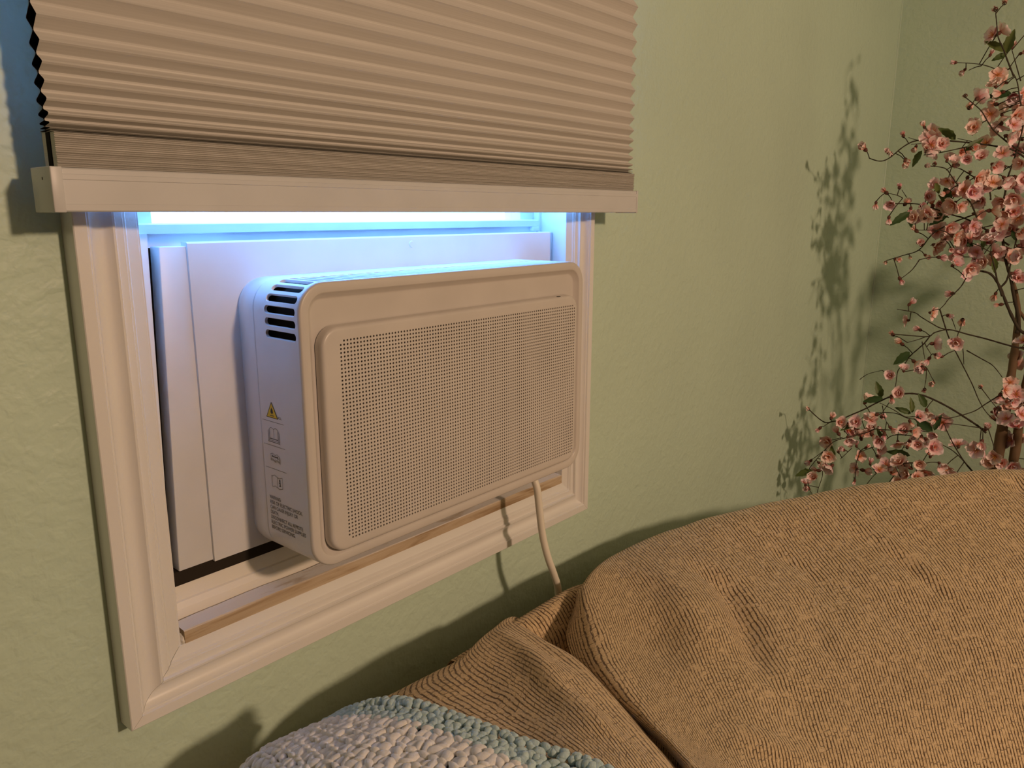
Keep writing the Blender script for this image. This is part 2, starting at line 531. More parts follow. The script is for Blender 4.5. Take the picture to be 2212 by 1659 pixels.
NET_LEFT = [[[0.1928, 0.012, 0.1196],
 [0.1928, 0.012, 0.5196],
 [0.1813, 0.012, 0.6696],
 [0.1507, 0.012, 0.7236],
 [0.1162, -0.0123, 0.7396],
 [0.1072, -0.0951, 0.768],
 [0.1018, -0.1769, 0.797],
 [0.0947, -0.2495, 0.8252],
 [0.0891, -0.3107, 0.8443],
 [0.0821, -0.3868, 0.838]],
 [[0.2323, -0.0135, 0.1822],
 [0.2323, -0.0135, 0.5822],
 [0.2208, -0.0231, 0.7322],
 [0.1901, -0.0488, 0.7862],
 [0.1557, -0.0777, 0.8022],
 [0.149, -0.154, 0.825],
 [0.1401, -0.2236, 0.8461],
 [0.13, -0.2861, 0.8649],
 [0.1224, -0.339, 0.8777],
 [0.1113, -0.416, 0.8663]],
 [[0.2759, -0.0812, 0.2294],
 [0.2759, -0.0812, 0.6294],
 [0.2644, -0.0908, 0.7794],
 [0.2338, -0.1165, 0.8334],
 [0.1993, -0.1454, 0.8494],
 [0.1879, -0.2077, 0.8639],
 [0.1755, -0.2646, 0.8786],
 [0.1637, -0.3179, 0.8893],
 [0.1545, -0.3638, 0.8934],
 [0.1388, -0.4419, 0.8704]],
 [[0.3095, -0.0973, 0.2387],
 [0.3095, -0.0973, 0.6387],
 [0.298, -0.1069, 0.7887],
 [0.2673, -0.1326, 0.8427],
 [0.2328, -0.1615, 0.8587],
 [0.2167, -0.2259, 0.874],
 [0.2005, -0.2864, 0.8878],
 [0.184, -0.3408, 0.8996],
 [0.1724, -0.3907, 0.9005],
 [0.1543, -0.4686, 0.8719]],
 [[0.3463, -0.1051, 0.242],
 [0.3463, -0.1051, 0.642],
 [0.3348, -0.1147, 0.792],
 [0.3042, -0.1404, 0.846],
 [0.2697, -0.1693, 0.862],
 [0.2476, -0.2403, 0.8793],
 [0.2237, -0.3049, 0.8939],
 [0.1997, -0.3623, 0.9076],
 [0.181, -0.4145, 0.9078],
 [0.154, -0.4898, 0.8781]],
 [[0.4239, -0.0742, 0.2298],
 [0.4239, -0.0742, 0.6298],
 [0.4124, -0.0838, 0.7798],
 [0.3817, -0.1095, 0.8338],
 [0.3472, -0.1384, 0.8498],
 [0.3087, -0.2197, 0.8718],
 [0.2705, -0.2961, 0.8892],
 [0.2341, -0.367, 0.9012],
 [0.2023, -0.4265, 0.9006],
 [0.1646, -0.4971, 0.8699]],
 [[0.4775, -0.0622, 0.2192],
 [0.4775, -0.0622, 0.6192],
 [0.466, -0.0719, 0.7692],
 [0.4354, -0.0975, 0.8232],
 [0.4009, -0.1264, 0.8392],
 [0.3574, -0.2165, 0.8574],
 [0.313, -0.2992, 0.8727],
 [0.2683, -0.3717, 0.8854],
 [0.2297, -0.4322, 0.8863],
 [0.1867, -0.4996, 0.8573]],
 [[0.4914, -0.0737, 0.2105],
 [0.4914, -0.0737, 0.6105],
 [0.4799, -0.0834, 0.7605],
 [0.4492, -0.1091, 0.8145],
 [0.4147, -0.138, 0.8305],
 [0.3778, -0.2271, 0.848],
 [0.3359, -0.3065, 0.8567],
 [0.2946, -0.3759, 0.8677],
 [0.2589, -0.4334, 0.8683],
 [0.2167, -0.5014, 0.839]],
 [[0.5317, -0.0637, 0.1711],
 [0.5317, -0.0637, 0.5711],
 [0.5202, -0.0733, 0.7211],
 [0.4895, -0.099, 0.7751],
 [0.455, -0.1279, 0.7911],
 [0.4194, -0.2146, 0.8074],
 [0.3788, -0.2917, 0.8145],
 [0.3393, -0.3594, 0.825],
 [0.3065, -0.4161, 0.8288],
 [0.2665, -0.4852, 0.8034]]]
CREASE_RIGHT = [(-0.02, 0.022, [[0.7438, -0.2062, 0.8144],
 [0.7349, -0.2557, 0.7981],
 [0.6845, -0.3065, 0.79],
 [0.6253, -0.3459, 0.7906],
 [0.5748, -0.3748, 0.7912]]),
 (0.012, 0.03, [[0.6846, -0.1535, 0.8139],
 [0.6451, -0.228, 0.8102],
 [0.5605, -0.2923, 0.8093],
 [0.4607, -0.3369, 0.8202]]),
 (-0.008, 0.018, [[0.896, -0.2597, 0.8087],
 [0.8983, -0.3059, 0.7782],
 [0.859, -0.3691, 0.7718]]),
 (-0.006, 0.014, [[0.8121, -0.341, 0.7737],
 [0.7557, -0.3839, 0.7698],
 [0.7037, -0.414, 0.7641]]),
 (-0.007, 0.016, [[1.057, -0.4008, 0.786],
 [1.0149, -0.4531, 0.777],
 [1.003, -0.4971, 0.7532]]),
 (0.007, 0.014, [[1.0716, -0.3424, 0.8188],
 [1.0673, -0.3901, 0.7958],
 [1.0485, -0.4455, 0.7781],
 [1.017, -0.5146, 0.7419]]),
 (-0.012, 0.03, [[1.3772, -0.5204, 0.8471],
 [1.3952, -0.5456, 0.83]]),
 (0.006, 0.05, [[0.4475, -0.428, 0.8174],
 [0.4136, -0.4663, 0.8032]]),
 (-0.006, 0.03, [[0.5924, -0.4162, 0.7873],
 [0.471, -0.4454, 0.7904]])]
CREASE_LEFT = [(0.01, 0.014, [[0.3672, -0.1404, 0.8421],
 [0.3276, -0.2108, 0.8619],
 [0.2708, -0.2904, 0.8865],
 [0.2351, -0.3618, 0.8936],
 [0.2285, -0.3985, 0.8867]]),
 (-0.009, 0.012, [[0.3669, -0.1758, 0.841],
 [0.3428, -0.2371, 0.8485],
 [0.3075, -0.309, 0.8552],
 [0.284, -0.3707, 0.853]]),
 (-0.005, 0.02, [[0.251, -0.1935, 0.8653],
 [0.2263, -0.2587, 0.8811],
 [0.1911, -0.3402, 0.9017]])]
NET_BLANKET = [[[0.1482, -0.0893, 0.8212],
 [0.1353, -0.1478, 0.8711],
 [0.1527, -0.2026, 0.8957],
 [0.1614, -0.2728, 0.9043],
 [0.168, -0.3341, 0.9088],
 [0.1817, -0.3971, 0.9105],
 [0.1861, -0.4515, 0.9046]],
 [[0.1271, -0.0828, 0.813],
 [0.1202, -0.1388, 0.8633],
 [0.1314, -0.2171, 0.8939],
 [0.1367, -0.275, 0.9037],
 [0.1397, -0.3312, 0.9106],
 [0.1487, -0.3902, 0.9073],
 [0.1526, -0.4445, 0.8999]],
 [[0.0844, -0.0693, 0.7951],
 [0.0965, -0.119, 0.8525],
 [0.0879, -0.2139, 0.889],
 [0.0921, -0.2781, 0.8998],
 [0.0937, -0.3324, 0.9074],
 [0.0952, -0.3891, 0.9076],
 [0.0983, -0.4422, 0.9008]],
 [[0.0448, -0.0591, 0.7788],
 [0.0628, -0.1061, 0.8416],
 [0.0423, -0.2116, 0.8746],
 [0.0438, -0.2798, 0.8871],
 [0.0473, -0.3363, 0.8948],
 [0.0501, -0.3867, 0.8948],
 [0.0514, -0.4365, 0.8918]],
 [[0.0096, -0.0537, 0.718],
 [0.013, -0.107, 0.8032],
 [-0.0052, -0.2177, 0.8521],
 [-0.0004, -0.2817, 0.8652],
 [0.0037, -0.3377, 0.8767],
 [0.0069, -0.3873, 0.8805],
 [0.012, -0.433, 0.8795]]]
BRANCHES = [(0.013, [[1.8008, -0.4387, 0.6895],
 [1.806, -0.4406, 0.803],
 [1.8096, -0.4406, 0.8917],
 [1.8138, -0.4424, 0.979],
 [1.8168, -0.4407, 1.0644],
 [1.8178, -0.4356, 1.1274],
 [1.815, -0.4217, 1.179]]),
 (0.011, [[1.8108, -0.4669, 0.6934],
 [1.8159, -0.4711, 0.7842],
 [1.8202, -0.4699, 0.8945],
 [1.825, -0.4731, 0.9813],
 [1.8289, -0.4736, 1.0663],
 [1.8229, -0.4529, 1.0967],
 [1.8153, -0.4273, 1.1322]]),
 (0.005, [[1.7879, -0.444, 1.0681],
 [1.7891, -0.4436, 1.0994],
 [1.7861, -0.429, 1.1504],
 [1.784, -0.4182, 1.1911],
 [1.7806, -0.4041, 1.2316],
 [1.7785, -0.391, 1.2921],
 [1.7794, -0.3864, 1.3521],
 [1.7824, -0.3876, 1.4115]]),
 (0.005, [[1.7767, -0.4788, 1.0729],
 [1.7676, -0.4535, 1.0766],
 [1.7601, -0.4272, 1.1216],
 [1.754, -0.4045, 1.1718],
 [1.748, -0.3844, 1.1997],
 [1.7404, -0.3624, 1.2062]]),
 (0.003, [[1.7324, -0.4142, 1.1537],
 [1.7293, -0.4023, 1.1836],
 [1.7278, -0.3952, 1.2085],
 [1.7248, -0.3823, 1.2482]]),
 (0.003, [[1.7638, -0.4034, 1.169],
 [1.7683, -0.4139, 1.1867],
 [1.7705, -0.4161, 1.2173],
 [1.7729, -0.4185, 1.2526],
 [1.7759, -0.4219, 1.2926]]),
 (0.0022, [[1.7718, -0.3892, 1.4111],
 [1.7769, -0.3972, 1.4595],
 [1.782, -0.4028, 1.5263],
 [1.7796, -0.3917, 1.5647],
 [1.7778, -0.3823, 1.6028],
 [1.7754, -0.3735, 1.6221]]),
 (0.0022, [[1.7391, -0.3796, 1.6123],
 [1.7354, -0.3667, 1.6406],
 [1.7324, -0.3558, 1.666],
 [1.73, -0.3474, 1.683],
 [1.7285, -0.3418, 1.6971],
 [1.7279, -0.3375, 1.7201],
 [1.7273, -0.3337, 1.7385]]),
 (0.0016, [[1.7439, -0.3925, 1.6024],
 [1.7409, -0.3807, 1.6352],
 [1.7382, -0.37, 1.6651]]),
 (0.0016, [[1.829, -0.3496, 1.6314],
 [1.8193, -0.3208, 1.6476],
 [1.8103, -0.2945, 1.6561],
 [1.7967, -0.2553, 1.6615]]),
 (0.0016, [[1.7786, -0.3098, 1.6463],
 [1.775, -0.3, 1.644],
 [1.7701, -0.2873, 1.6381]]),
 (0.0022, [[1.7686, -0.425, 1.4482],
 [1.755, -0.3852, 1.4779],
 [1.7459, -0.3579, 1.5026],
 [1.7414, -0.3433, 1.5223],
 [1.7368, -0.3282, 1.5467],
 [1.7308, -0.3096, 1.5647],
 [1.7262, -0.2958, 1.5768]]),
 (0.0025, [[1.7931, -0.4369, 1.4298],
 [1.778, -0.3922, 1.4646],
 [1.7644, -0.3539, 1.4753],
 [1.7538, -0.3241, 1.481],
 [1.7387, -0.2811, 1.4872],
 [1.7236, -0.2375, 1.4916],
 [1.713, -0.207, 1.4895],
 [1.7055, -0.1861, 1.4771],
 [1.6964, -0.1615, 1.4535],
 [1.6904, -0.1438, 1.4478],
 [1.6837, -0.123, 1.4544]]),
 (0.0014, [[1.7775, -0.2252, 1.4979],
 [1.77, -0.2029, 1.4956],
 [1.763, -0.1813, 1.5025]]),
 (0.0014, [[1.7699, -0.2271, 1.4953],
 [1.7693, -0.2243, 1.5055],
 [1.7669, -0.2156, 1.52]]),
 (0.0014, [[1.7676, -0.2377, 1.4905],
 [1.7585, -0.2113, 1.4873],
 [1.7518, -0.1916, 1.4858]]),
 (0.0018, [[1.7496, -0.3251, 1.4788],
 [1.742, -0.3046, 1.4735],
 [1.7254, -0.2588, 1.4629],
 [1.7148, -0.2288, 1.4586]]),
 (0.0014, [[1.7603, -0.3246, 1.4824],
 [1.7542, -0.3071, 1.4878],
 [1.747, -0.2861, 1.4934]]),
 (0.0022, [[1.7871, -0.3595, 1.3604],
 [1.7865, -0.3558, 1.3775],
 [1.7826, -0.3426, 1.3957],
 [1.775, -0.3192, 1.4131],
 [1.7674, -0.296, 1.4286],
 [1.7614, -0.278, 1.4339]]),
 (0.0022, [[1.7164, -0.3486, 1.3223],
 [1.7128, -0.3352, 1.3518],
 [1.7089, -0.3227, 1.3667],
 [1.7043, -0.3075, 1.3894],
 [1.6998, -0.2925, 1.4112],
 [1.6953, -0.2779, 1.4281],
 [1.6832, -0.2431, 1.4337]]),
 (0.0014, [[1.7744, -0.3562, 1.3902],
 [1.7704, -0.345, 1.3924],
 [1.7653, -0.331, 1.3885]]),
 (0.002, [[1.7683, -0.4152, 1.4391],
 [1.7602, -0.3943, 1.4318],
 [1.7532, -0.3771, 1.4185],
 [1.7472, -0.3627, 1.4012]]),
 (0.0014, [[1.7545, -0.2017, 1.353],
 [1.7524, -0.1938, 1.3678],
 [1.7493, -0.1828, 1.3847]]),
 (0.0014, [[1.6684, -0.2066, 1.3643],
 [1.6648, -0.1954, 1.3705],
 [1.6572, -0.1724, 1.3767]]),
 (0.0025, [[1.7994, -0.405, 1.2615],
 [1.7904, -0.3772, 1.2815],
 [1.7813, -0.3492, 1.3016],
 [1.7707, -0.3168, 1.3198],
 [1.7632, -0.2942, 1.3269],
 [1.7541, -0.2666, 1.3372],
 [1.745, -0.2387, 1.3475],
 [1.7375, -0.2156, 1.3528],
 [1.7238, -0.1744, 1.3529]]),
 (0.0018, [[1.7792, -0.2822, 1.3217],
 [1.7671, -0.2452, 1.332],
 [1.752, -0.199, 1.3372]]),
 (0.0014, [[1.7089, -0.2805, 1.2946],
 [1.7028, -0.263, 1.2944],
 [1.6932, -0.2348, 1.2941]]),
 (0.0022, [[1.8059, -0.3502, 1.3373],
 [1.7969, -0.3253, 1.327],
 [1.7848, -0.2918, 1.3113],
 [1.7757, -0.2667, 1.2954],
 [1.7697, -0.2503, 1.2794],
 [1.7621, -0.2308, 1.2472],
 [1.7515, -0.1997, 1.2336],
 [1.7418, -0.1706, 1.2221]]),
 (0.002, [[1.8218, -0.4045, 1.314],
 [1.8157, -0.3878, 1.3119],
 [1.8036, -0.3547, 1.3014],
 [1.79, -0.3166, 1.2907],
 [1.7794, -0.2877, 1.2715],
 [1.7673, -0.253, 1.2583]]),
 (0.0016, [[1.6747, -0.2535, 1.2294],
 [1.6699, -0.2417, 1.2064],
 [1.6626, -0.2224, 1.186]]),
 (0.0018, [[1.8083, -0.4184, 1.287],
 [1.8023, -0.4022, 1.2817],
 [1.7962, -0.3862, 1.2733],
 [1.7902, -0.3706, 1.2608],
 [1.7835, -0.3553, 1.2296]]),
 (0.0018, [[1.7035, -0.3451, 1.1922],
 [1.6999, -0.3372, 1.1715],
 [1.6923, -0.3187, 1.1452],
 [1.6893, -0.3116, 1.1314],
 [1.6863, -0.304, 1.1207]]),
 (0.002, [[1.7365, -0.2943, 1.1153],
 [1.7395, -0.3069, 1.0817],
 [1.7425, -0.3193, 1.0502],
 [1.7462, -0.3329, 1.0242],
 [1.7516, -0.353, 0.9878],
 [1.7577, -0.3755, 0.9462],
 [1.7622, -0.3929, 0.9096],
 [1.7667, -0.4092, 0.8839],
 [1.7728, -0.429, 0.864]]),
 (0.0018, [[1.7359, -0.3185, 1.0692],
 [1.7298, -0.3002, 1.0735],
 [1.7253, -0.2859, 1.0813],
 [1.7177, -0.2616, 1.0961],
 [1.7132, -0.2469, 1.1061],
 [1.702, -0.2122, 1.1119]]),
 (0.0025, [[1.7654, -0.4761, 1.0358],
 [1.7594, -0.4591, 1.0398],
 [1.7503, -0.4333, 1.0455],
 [1.7367, -0.3939, 1.0566],
 [1.7246, -0.3585, 1.0649],
 [1.7125, -0.3227, 1.0733],
 [1.7035, -0.297, 1.0655],
 [1.6989, -0.2847, 1.0551],
 [1.6883, -0.253, 1.0553],
 [1.6772, -0.219, 1.0565]]),
 (0.0014, [[1.7096, -0.2777, 1.0532],
 [1.7051, -0.2649, 1.0459],
 [1.6975, -0.2429, 1.0369]]),
 (0.002, [[1.7607, -0.2767, 1.0502],
 [1.7571, -0.2675, 1.032],
 [1.7532, -0.2569, 1.0179],
 [1.7471, -0.2403, 0.9967],
 [1.7441, -0.2326, 0.9792],
 [1.7396, -0.2201, 0.9613],
 [1.7381, -0.2187, 0.927],
 [1.7359, -0.2145, 0.9014]]),
 (0.0014, [[1.7063, -0.2719, 1.041],
 [1.7072, -0.2771, 1.0176],
 [1.7081, -0.2817, 1.0005]]),
 (0.0014, [[1.6914, -0.2812, 1.0396],
 [1.6929, -0.2868, 1.0293],
 [1.6956, -0.2964, 1.0149]]),
 (0.0016, [[1.7696, -0.3391, 1.0403],
 [1.7711, -0.3456, 1.0223],
 [1.7717, -0.3513, 0.9878]]),
 (0.0018, [[1.7486, -0.357, 1.0244],
 [1.7582, -0.387, 1.0073],
 [1.7658, -0.4103, 0.993],
 [1.7718, -0.4306, 0.9678]]),
 (0.0014, [[1.7736, -0.3131, 1.0949],
 [1.7766, -0.3253, 1.0663]]),
 (0.0014, [[1.7242, -0.3448, 1.0889],
 [1.7224, -0.3419, 1.0677]]),
 (0.0014, [[1.7097, -0.2874, 0.9802],
 [1.7091, -0.2885, 0.953],
 [1.7082, -0.2878, 0.9331]]),
 (0.0014, [[1.7577, -0.2778, 0.9717],
 [1.7595, -0.2847, 0.9599],
 [1.7613, -0.2916, 0.9471]]),
 (0.0012, [[1.6846, -0.1499, 0.9377],
 [1.69, -0.1661, 0.9527],
 [1.6991, -0.1939, 0.9641]]),
 (0.003, [[1.767, -0.4148, 0.8349],
 [1.7625, -0.4, 0.8477],
 [1.7549, -0.3759, 0.8639],
 [1.7428, -0.3372, 0.8877],
 [1.7308, -0.2986, 0.9062],
 [1.7232, -0.2747, 0.9129],
 [1.7156, -0.2513, 0.9129],
 [1.7066, -0.2238, 0.9047],
 [1.702, -0.2101, 0.8977],
 [1.6945, -0.1875, 0.8818],
 [1.6869, -0.1647, 0.8645],
 [1.6763, -0.1319, 0.8435],
 [1.6718, -0.1178, 0.8326],
 [1.6673, -0.1029, 0.8285],
 [1.6627, -0.0881, 0.8233],
 [1.6582, -0.072, 0.8309],
 [1.6515, -0.0474, 0.8519]]),
 (0.0014, [[1.6402, -0.111, 0.8356],
 [1.6372, -0.1015, 0.8298],
 [1.6336, -0.0903, 0.8192]]),
 (0.0018, [[1.6755, -0.2953, 0.8662],
 [1.671, -0.2812, 0.8703],
 [1.6649, -0.2631, 0.8684],
 [1.6574, -0.2385, 0.8825],
 [1.6483, -0.2091, 0.8962]]),
 (0.0016, [[1.7629, -0.2628, 0.8426],
 [1.7583, -0.2483, 0.8433],
 [1.7493, -0.2181, 0.8529],
 [1.7341, -0.1692, 0.8465],
 [1.7281, -0.1506, 0.8302]]),
 (0.0014, [[1.6573, -0.2136, 0.8885],
 [1.6585, -0.2197, 0.8645],
 [1.66, -0.2259, 0.8494]]),
 (0.0014, [[1.738, -0.2097, 0.8817],
 [1.735, -0.2016, 0.8647],
 [1.7323, -0.1944, 0.8476]]),
 (0.002, [[1.7093, -0.2866, 0.8294],
 [1.7063, -0.2776, 0.8262],
 [1.6988, -0.2542, 0.8258],
 [1.6852, -0.2115, 0.8232],
 [1.6806, -0.197, 0.8227],
 [1.6746, -0.1786, 0.8113],
 [1.6625, -0.1406, 0.7951],
 [1.6534, -0.1117, 0.7797],
 [1.6443, -0.0845, 0.7405],
 [1.6377, -0.0646, 0.7052]]),
 (0.0014, [[1.7178, -0.1139, 0.7775],
 [1.7087, -0.0837, 0.7652]]),
 (0.0014, [[1.652, -0.0972, 0.7593],
 [1.643, -0.0688, 0.7291]]),
 (0.0014, [[1.7088, -0.0921, 0.7349],
 [1.7036, -0.0769, 0.7032],
 [1.703, -0.0777, 0.6686],
 [1.6997, -0.0698, 0.6235],
 [1.7006, -0.0751, 0.5992]]),
 (0.0014, [[1.6556, -0.0581, 0.6645],
 [1.6571, -0.0654, 0.6409],
 [1.662, -0.0845, 0.6167]]),
 (0.0014, [[1.6527, -0.1564, 0.7733],
 [1.6452, -0.1343, 0.7423]]),
 (0.0018, [[1.7467, -0.2808, 0.804],
 [1.7437, -0.2712, 0.8051],
 [1.7301, -0.228, 0.8024],
 [1.721, -0.2013, 0.7757],
 [1.7089, -0.1635, 0.753]]),
 (0.0014, [[1.7312, -0.2565, 0.7865],
 [1.7279, -0.2483, 0.7622]]),
 (0.0025, [[1.7863, -0.4331, 0.6922],
 [1.7803, -0.412, 0.7178],
 [1.7712, -0.3807, 0.7535],
 [1.7637, -0.353, 0.7956],
 [1.7591, -0.3357, 0.8276]]),
 (0.002, [[1.7718, -0.4309, 0.9268],
 [1.7628, -0.4074, 0.9041],
 [1.7537, -0.3835, 0.8821],
 [1.7371, -0.3364, 0.8607]]),
 (0.0016, [[1.7401, -0.4218, 0.8509],
 [1.7325, -0.3998, 0.8529],
 [1.722, -0.3687, 0.8551],
 [1.7129, -0.3417, 0.8566]]),
 (0.002, [[1.7744, -0.4075, 0.7241],
 [1.7684, -0.3864, 0.7497],
 [1.7593, -0.3556, 0.78],
 [1.7503, -0.3262, 0.7957]]),
 (0.0018, [[1.6848, -0.3048, 0.7569],
 [1.6757, -0.2771, 0.7556],
 [1.6636, -0.241, 0.7393],
 [1.6545, -0.2143, 0.7184],
 [1.6449, -0.1881, 0.6666]]),
 (0.0014, [[1.7258, -0.2411, 0.7043],
 [1.7215, -0.2298, 0.68],
 [1.7179, -0.22, 0.6582]]),
 (0.0014, [[1.7261, -0.262, 0.7041],
 [1.7225, -0.2529, 0.6792],
 [1.7201, -0.2466, 0.664]]),
 (0.0014, [[1.7504, -0.3938, 0.9435],
 [1.7571, -0.4163, 0.9143],
 [1.7637, -0.4386, 0.8872]]),
 (0.0014, [[1.7101, -0.153, 0.6837],
 [1.7104, -0.156, 0.6623],
 [1.7086, -0.1518, 0.6408]]),
 (0.0016, [[1.6536, -0.1759, 0.7689],
 [1.6511, -0.1708, 0.7391],
 [1.6505, -0.171, 0.7157]]),
 (0.0025, [[1.8996, -0.4971, 1.1016],
 [1.9828, -0.5318, 1.2156],
 [2.0659, -0.5665, 1.3081],
 [2.1352, -0.5954, 1.3686],
 [2.1768, -0.6127, 1.3977]]),
 (0.0025, [[1.8363, -0.4455, 1.1814],
 [1.8447, -0.5343, 1.2571],
 [1.8531, -0.6231, 1.3112],
 [1.8601, -0.6971, 1.3398],
 [1.8643, -0.7415, 1.3498]]),
 (0.0025, [[1.8688, -0.4601, 1.1465],
 [1.7648, -0.5441, 1.2583],
 [1.6609, -0.6281, 1.3485],
 [1.5742, -0.6982, 1.4072],
 [1.5222, -0.7402, 1.4352]]),
 (0.0025, [[1.8819, -0.5011, 1.1819],
 [1.8423, -0.5763, 1.2185],
 [1.8027, -0.6515, 1.2334],
 [1.7697, -0.7141, 1.2294],
 [1.7499, -0.7517, 1.2197]]),
 (0.0025, [[1.8415, -0.4988, 1.1992],
 [1.8303, -0.5818, 1.275],
 [1.8191, -0.6649, 1.3293],
 [1.8098, -0.7341, 1.358],
 [1.8043, -0.7757, 1.368]]),
 (0.0025, [[1.8945, -0.5136, 1.1741],
 [1.8988, -0.5924, 1.1961],
 [1.9031, -0.6711, 1.1965],
 [1.9067, -0.7368, 1.1803],
 [1.9089, -0.7761, 1.1634]]),
 (0.0025, [[1.8493, -0.4453, 0.861],
 [1.7662, -0.5378, 0.8878],
 [1.6831, -0.6302, 0.893],
 [1.6138, -0.7073, 0.8808],
 [1.5722, -0.7535, 0.8663]]),
 (0.0025, [[1.9064, -0.4697, 1.0533],
 [1.9813, -0.4976, 1.1625],
 [2.0562, -0.5256, 1.2501],
 [2.1186, -0.5489, 1.3065],
 [2.1561, -0.5628, 1.3332]]),
 (0.0025, [[1.8443, -0.4979, 0.9697],
 [1.8018, -0.6047, 1.0803],
 [1.7594, -0.7115, 1.1693],
 [1.724, -0.8005, 1.227],
 [1.7028, -0.8539, 1.2544]]),
 (0.0025, [[1.8569, -0.4997, 0.9633],
 [1.9076, -0.603, 1.0447],
 [1.9583, -0.7064, 1.1046],
 [2.0006, -0.7925, 1.1379],
 [2.026, -0.8442, 1.1508]]),
 (0.0025, [[1.8795, -0.517, 1.1957],
 [1.7927, -0.5876, 1.2075],
 [1.7059, -0.6582, 1.1978],
 [1.6336, -0.717, 1.1732],
 [1.5902, -0.7524, 1.1513]]),
 (0.0025, [[1.8855, -0.4575, 0.8358],
 [1.8961, -0.5218, 0.8462],
 [1.9067, -0.5862, 0.835],
 [1.9155, -0.6398, 0.8092],
 [1.9208, -0.6719, 0.7865]]),
 (0.0025, [[1.8433, -0.5107, 1.249],
 [1.9121, -0.5654, 1.328],
 [1.9809, -0.6202, 1.3855],
 [2.0383, -0.6659, 1.4169],
 [2.0727, -0.6932, 1.4285]]),
 (0.0025, [[1.8321, -0.4488, 1.0308],
 [1.8188, -0.5847, 1.0357],
 [1.8056, -0.7206, 1.019],
 [1.7945, -0.8338, 0.9886],
 [1.7879, -0.9018, 0.9632]])]
